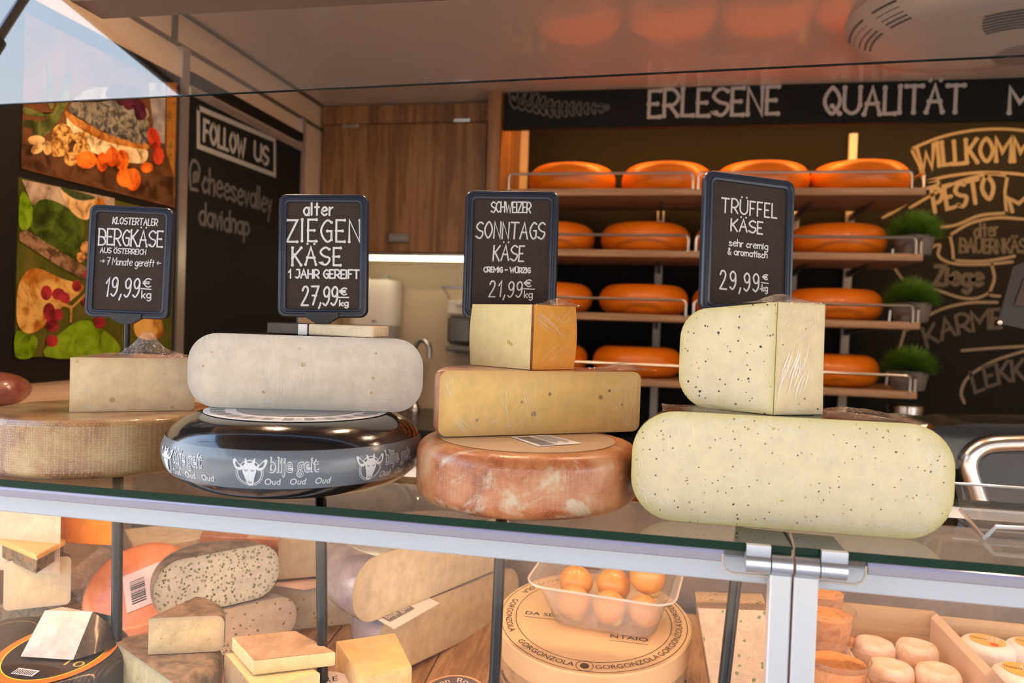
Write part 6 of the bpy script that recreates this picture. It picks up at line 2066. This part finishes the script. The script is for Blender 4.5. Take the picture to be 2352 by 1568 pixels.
for px, py in ((2268, 1470), (2348, 1538), (2374, 1478)):
    p = atz(px, py, 1.1545)
    if sc1 is None:
        sc1 = thing('labelled_cheese', 'small white cheese with a round apricot label in the crate', 'cheese', (p[0], p[1], 1.1040), (0, 0, R(-20)), 'labelled white cheeses in the crate')
        MB().lathe(wheel_prof(0.0365, 0.050, 0.012), n=40, wob=lambda a, z: 0.012 * math.sin(4 * a)).build('rind', wm_, sc1, 60, local=True)
        lb = MB().lathe([(1e-4, 0.0505), (0.0235, 0.0505), (0.0235, 0.051), (1e-4, 0.051)], n=36).build('label', lo, sc1, local=True)
        mb = MB()
        for k in range(3):
            ribbon(mb, [[(0.000 + 0.006 * k, -0.004), (0.000 + 0.006 * k, 0.016)]], 0.0013, lambda u, v: (u, v, 0.0515), ref=(0, 0, 9))
            ribbon(mb, [[(-0.004, 0.000 + 0.006 * k), (0.016, 0.000 + 0.006 * k)]], 0.0013, lambda u, v: (u, v, 0.0516), ref=(0, 0, 9))
        mb.build('grid_print', paper, lb, local=True)
        mb = MB()
        fit_text(mb, 'Chaource', -0.021, 0.000, -0.003, 0.004, 0.0007, lambda u, v: (u, v, 0.0515), ref=(0, 0, 9))
        mb.build('lettering', pm('label_brown', (0.25, 0.12, 0.03), 0.6), lb, local=True)
        MB().lathe([(1e-4, 0.0517), (0.0058, 0.0517)], n=20, c=(0.008, -0.016, 0)).build('seal', redm, lb, local=True)
    else:
        dup(sc1, (p[0], p[1], 1.1040))

# ------------------------------------------------------------------ things on and behind the right counter
# acrylic leaflet holder
acr = thin_glass('acrylic', (0.93, 0.92, 0.91), 0.08, 0.05, 0.06, (0.8, 0.78, 0.76))
acr_edge = pm('acrylic_edge', (0.70, 0.70, 0.72), 0.15, coat=1.0)
a1, a2 = atz(2205, 1180, GZ + 0.001), atz(2262, 1240, GZ + 0.001)
ah = thing('acrylic_holder', 'clear bent acrylic holder lying on the glass counter', 'holder', a1)
hx0, hx1 = a1[0], a1[0] + 0.30
yf, yb2 = a2[1], a1[1] + 0.02
for nm, quad in (('base', [(a1[0], a1[1], GZ + 0.004), (a2[0], a2[1], GZ + 0.002), (a2[0] + 0.26, a2[1], GZ + 0.002), (a1[0] + 0.3, a1[1], GZ + 0.004)]),
                 ('back', [(a1[0], a1[1], GZ + 0.004), (a1[0] + 0.3, a1[1], GZ + 0.004), (a1[0] + 0.3, a1[1] + 0.02, GZ + 0.032), (a1[0], a1[1] + 0.02, GZ + 0.032)])):
    MB().prism(quad, (0, 0, 0.002)).build(nm, acr, ah)
MB().tube([(a1[0], a1[1], GZ + 0.006), (a2[0], a2[1], GZ + 0.003), (a2[0] + 0.012, a2[1] + 0.006, GZ + 0.014), (a2[0] + 0.10, a2[1] + 0.012, GZ + 0.016)], 0.0022, 6).build('bent_edge', acr_edge, ah)
MB().tube([(a1[0], a1[1] + 0.02, GZ + 0.033), (a1[0] + 0.3, a1[1] + 0.02, GZ + 0.033)], 0.0016, 6).build('upper_edge', acr_edge, ah)

# counter scale behind
sy = 1.50
sb = aty(2250, 1150, sy)[2] - 0.03
sc = thing('counter_scale', 'dark counter scale with chrome trim and steel plate behind the counter', 'scale', (0.75, sy, sb - 0.06))
dkg = pm('scale_black', (0.015, 0.014, 0.015), 0.12, coat=0.6)
pts = [aty(x, y, sy) for x, y in ((2105, 1000), (2150, 980), (2230, 972), (2450, 975), (2490, 1000), (2480, 1190), (2215, 1190), (2205, 1080), (2150, 1050))]
MB().prism(pts, (0, 0.16, 0)).build('housing', dkg, sc)
tr_ = [aty(x, y, sy - 0.004) for x, y in ((2262, 1165), (2238, 1120), (2224, 1075), (2232, 1045), (2262, 1024), (2310, 1018), (2410, 1018), (2446, 1030), (2456, 1075), (2446, 1120), (2430, 1168), (2340, 1176), (2262, 1165))]
MB().tube(catmull(tr_, 6), 0.0165, 12).build('chrome_trim', pm('soft_chrome', (0.72, 0.70, 0.68), 0.25, metal=1.0), sc, 50)
pts = [aty(x, y, sy - 0.005) for x, y in ((2275, 1165), (2250, 1120), (2240, 1080), (2248, 1058), (2275, 1042), (2420, 1040), (2435, 1075), (2415, 1165))]
MB().prism(pts, (0, 0.006, 0)).build('display', pm('dark_display', (0.030, 0.028, 0.034), 0.1), sc)
p = aty(2110, 968, sy + 0.10)
MB().bbox((p[0] + 0.13, sy + 0.13, p[2] - 0.004), (0.30, 0.20, 0.010), 0.004).build('weighing_plate', chrome, sc)
MB().box2((0.5, sy, FZ), (0.85, sy + 0.25, sb - 0.03)).build('stand', MATS['dark_cupboard'], sc)
# till screen leaning at the right
pts = [aty(x, y, 1.62) for x, y in ((2328, 612), (2420, 570), (2420, 770), (2292, 742))]
ts = thing('till_screen', 'dark tilted till screen with a rounded bezel at the back', 'screen', aty(2360, 760, 1.62))
MB().prism(pts, (0.01, 0.03, 0)).build('housing', pm('till_black', (0.018, 0.012, 0.012), 0.3), ts)
pts = [aty(x, y, 1.617) for x, y in ((2352, 640), (2420, 610), (2420, 712), (2330, 700))]
MB().prism(pts, (0, 0.002, 0)).build('screen', pm('till_glass', (0.035, 0.016, 0.014), 0.15), ts)
p = aty(2297, 741, 1.60)
MB().sphere(p, 0.0045, 12, 8).build('indicator', white_pl, ts, 60)
pst = aty(2400, 770, 1.64)
MB().tube([(pst[0], 1.648, pst[2] + 0.05), (pst[0] + 0.6, 1.70, pst[2] + 0.08)], 0.016, 12).build('wall_arm', black_pl, ts, 40)

# cured ham piece and shelf at the far left
lt = thing('side_ledge', 'beige ledge along the side wall at the left', 'ledge', (LX + 0.2, 1.35, 1.40))
zl = 1.418
MB().bbox((LX + 0.14, 1.385, zl - 0.012), (0.276, 0.62, 0.022), 0.003).build('board', beige, lt)
MB().box2((LX + 0.001, 1.50, FZ), (LX + 0.26, 1.68, zl - 0.024)).build('cupboard', beige, lt)
hp = aty(-12, 905, 1.15)
hp[2] = 1.4545
hm = thing('cured_ham', 'dark red cured ham piece with a pale fat rim', 'meat', (hp[0], hp[1], hp[2] - 0.03))
MB().sphere((hp[0], hp[1], hp[2] - 0.003), 0.058, 24, 14, (1.0, 1.0, 0.56)).build('rind', rind('ham_rind', [(0.20, 0.04, 0.03), (0.36, 0.12, 0.09)], 40, 0.35, 0.6, 0.4), hm, 60)
MB().sphere((hp[0] - 0.006, hp[1] - 0.012, hp[2] - 0.004), 0.050, 24, 14, (1.0, 1.0, 0.54)).build('meat', rind('ham_red', [(0.30, 0.012, 0.012), (0.42, 0.03, 0.03)], 50, 0.3, 0.6, 0.3), hm, 60)
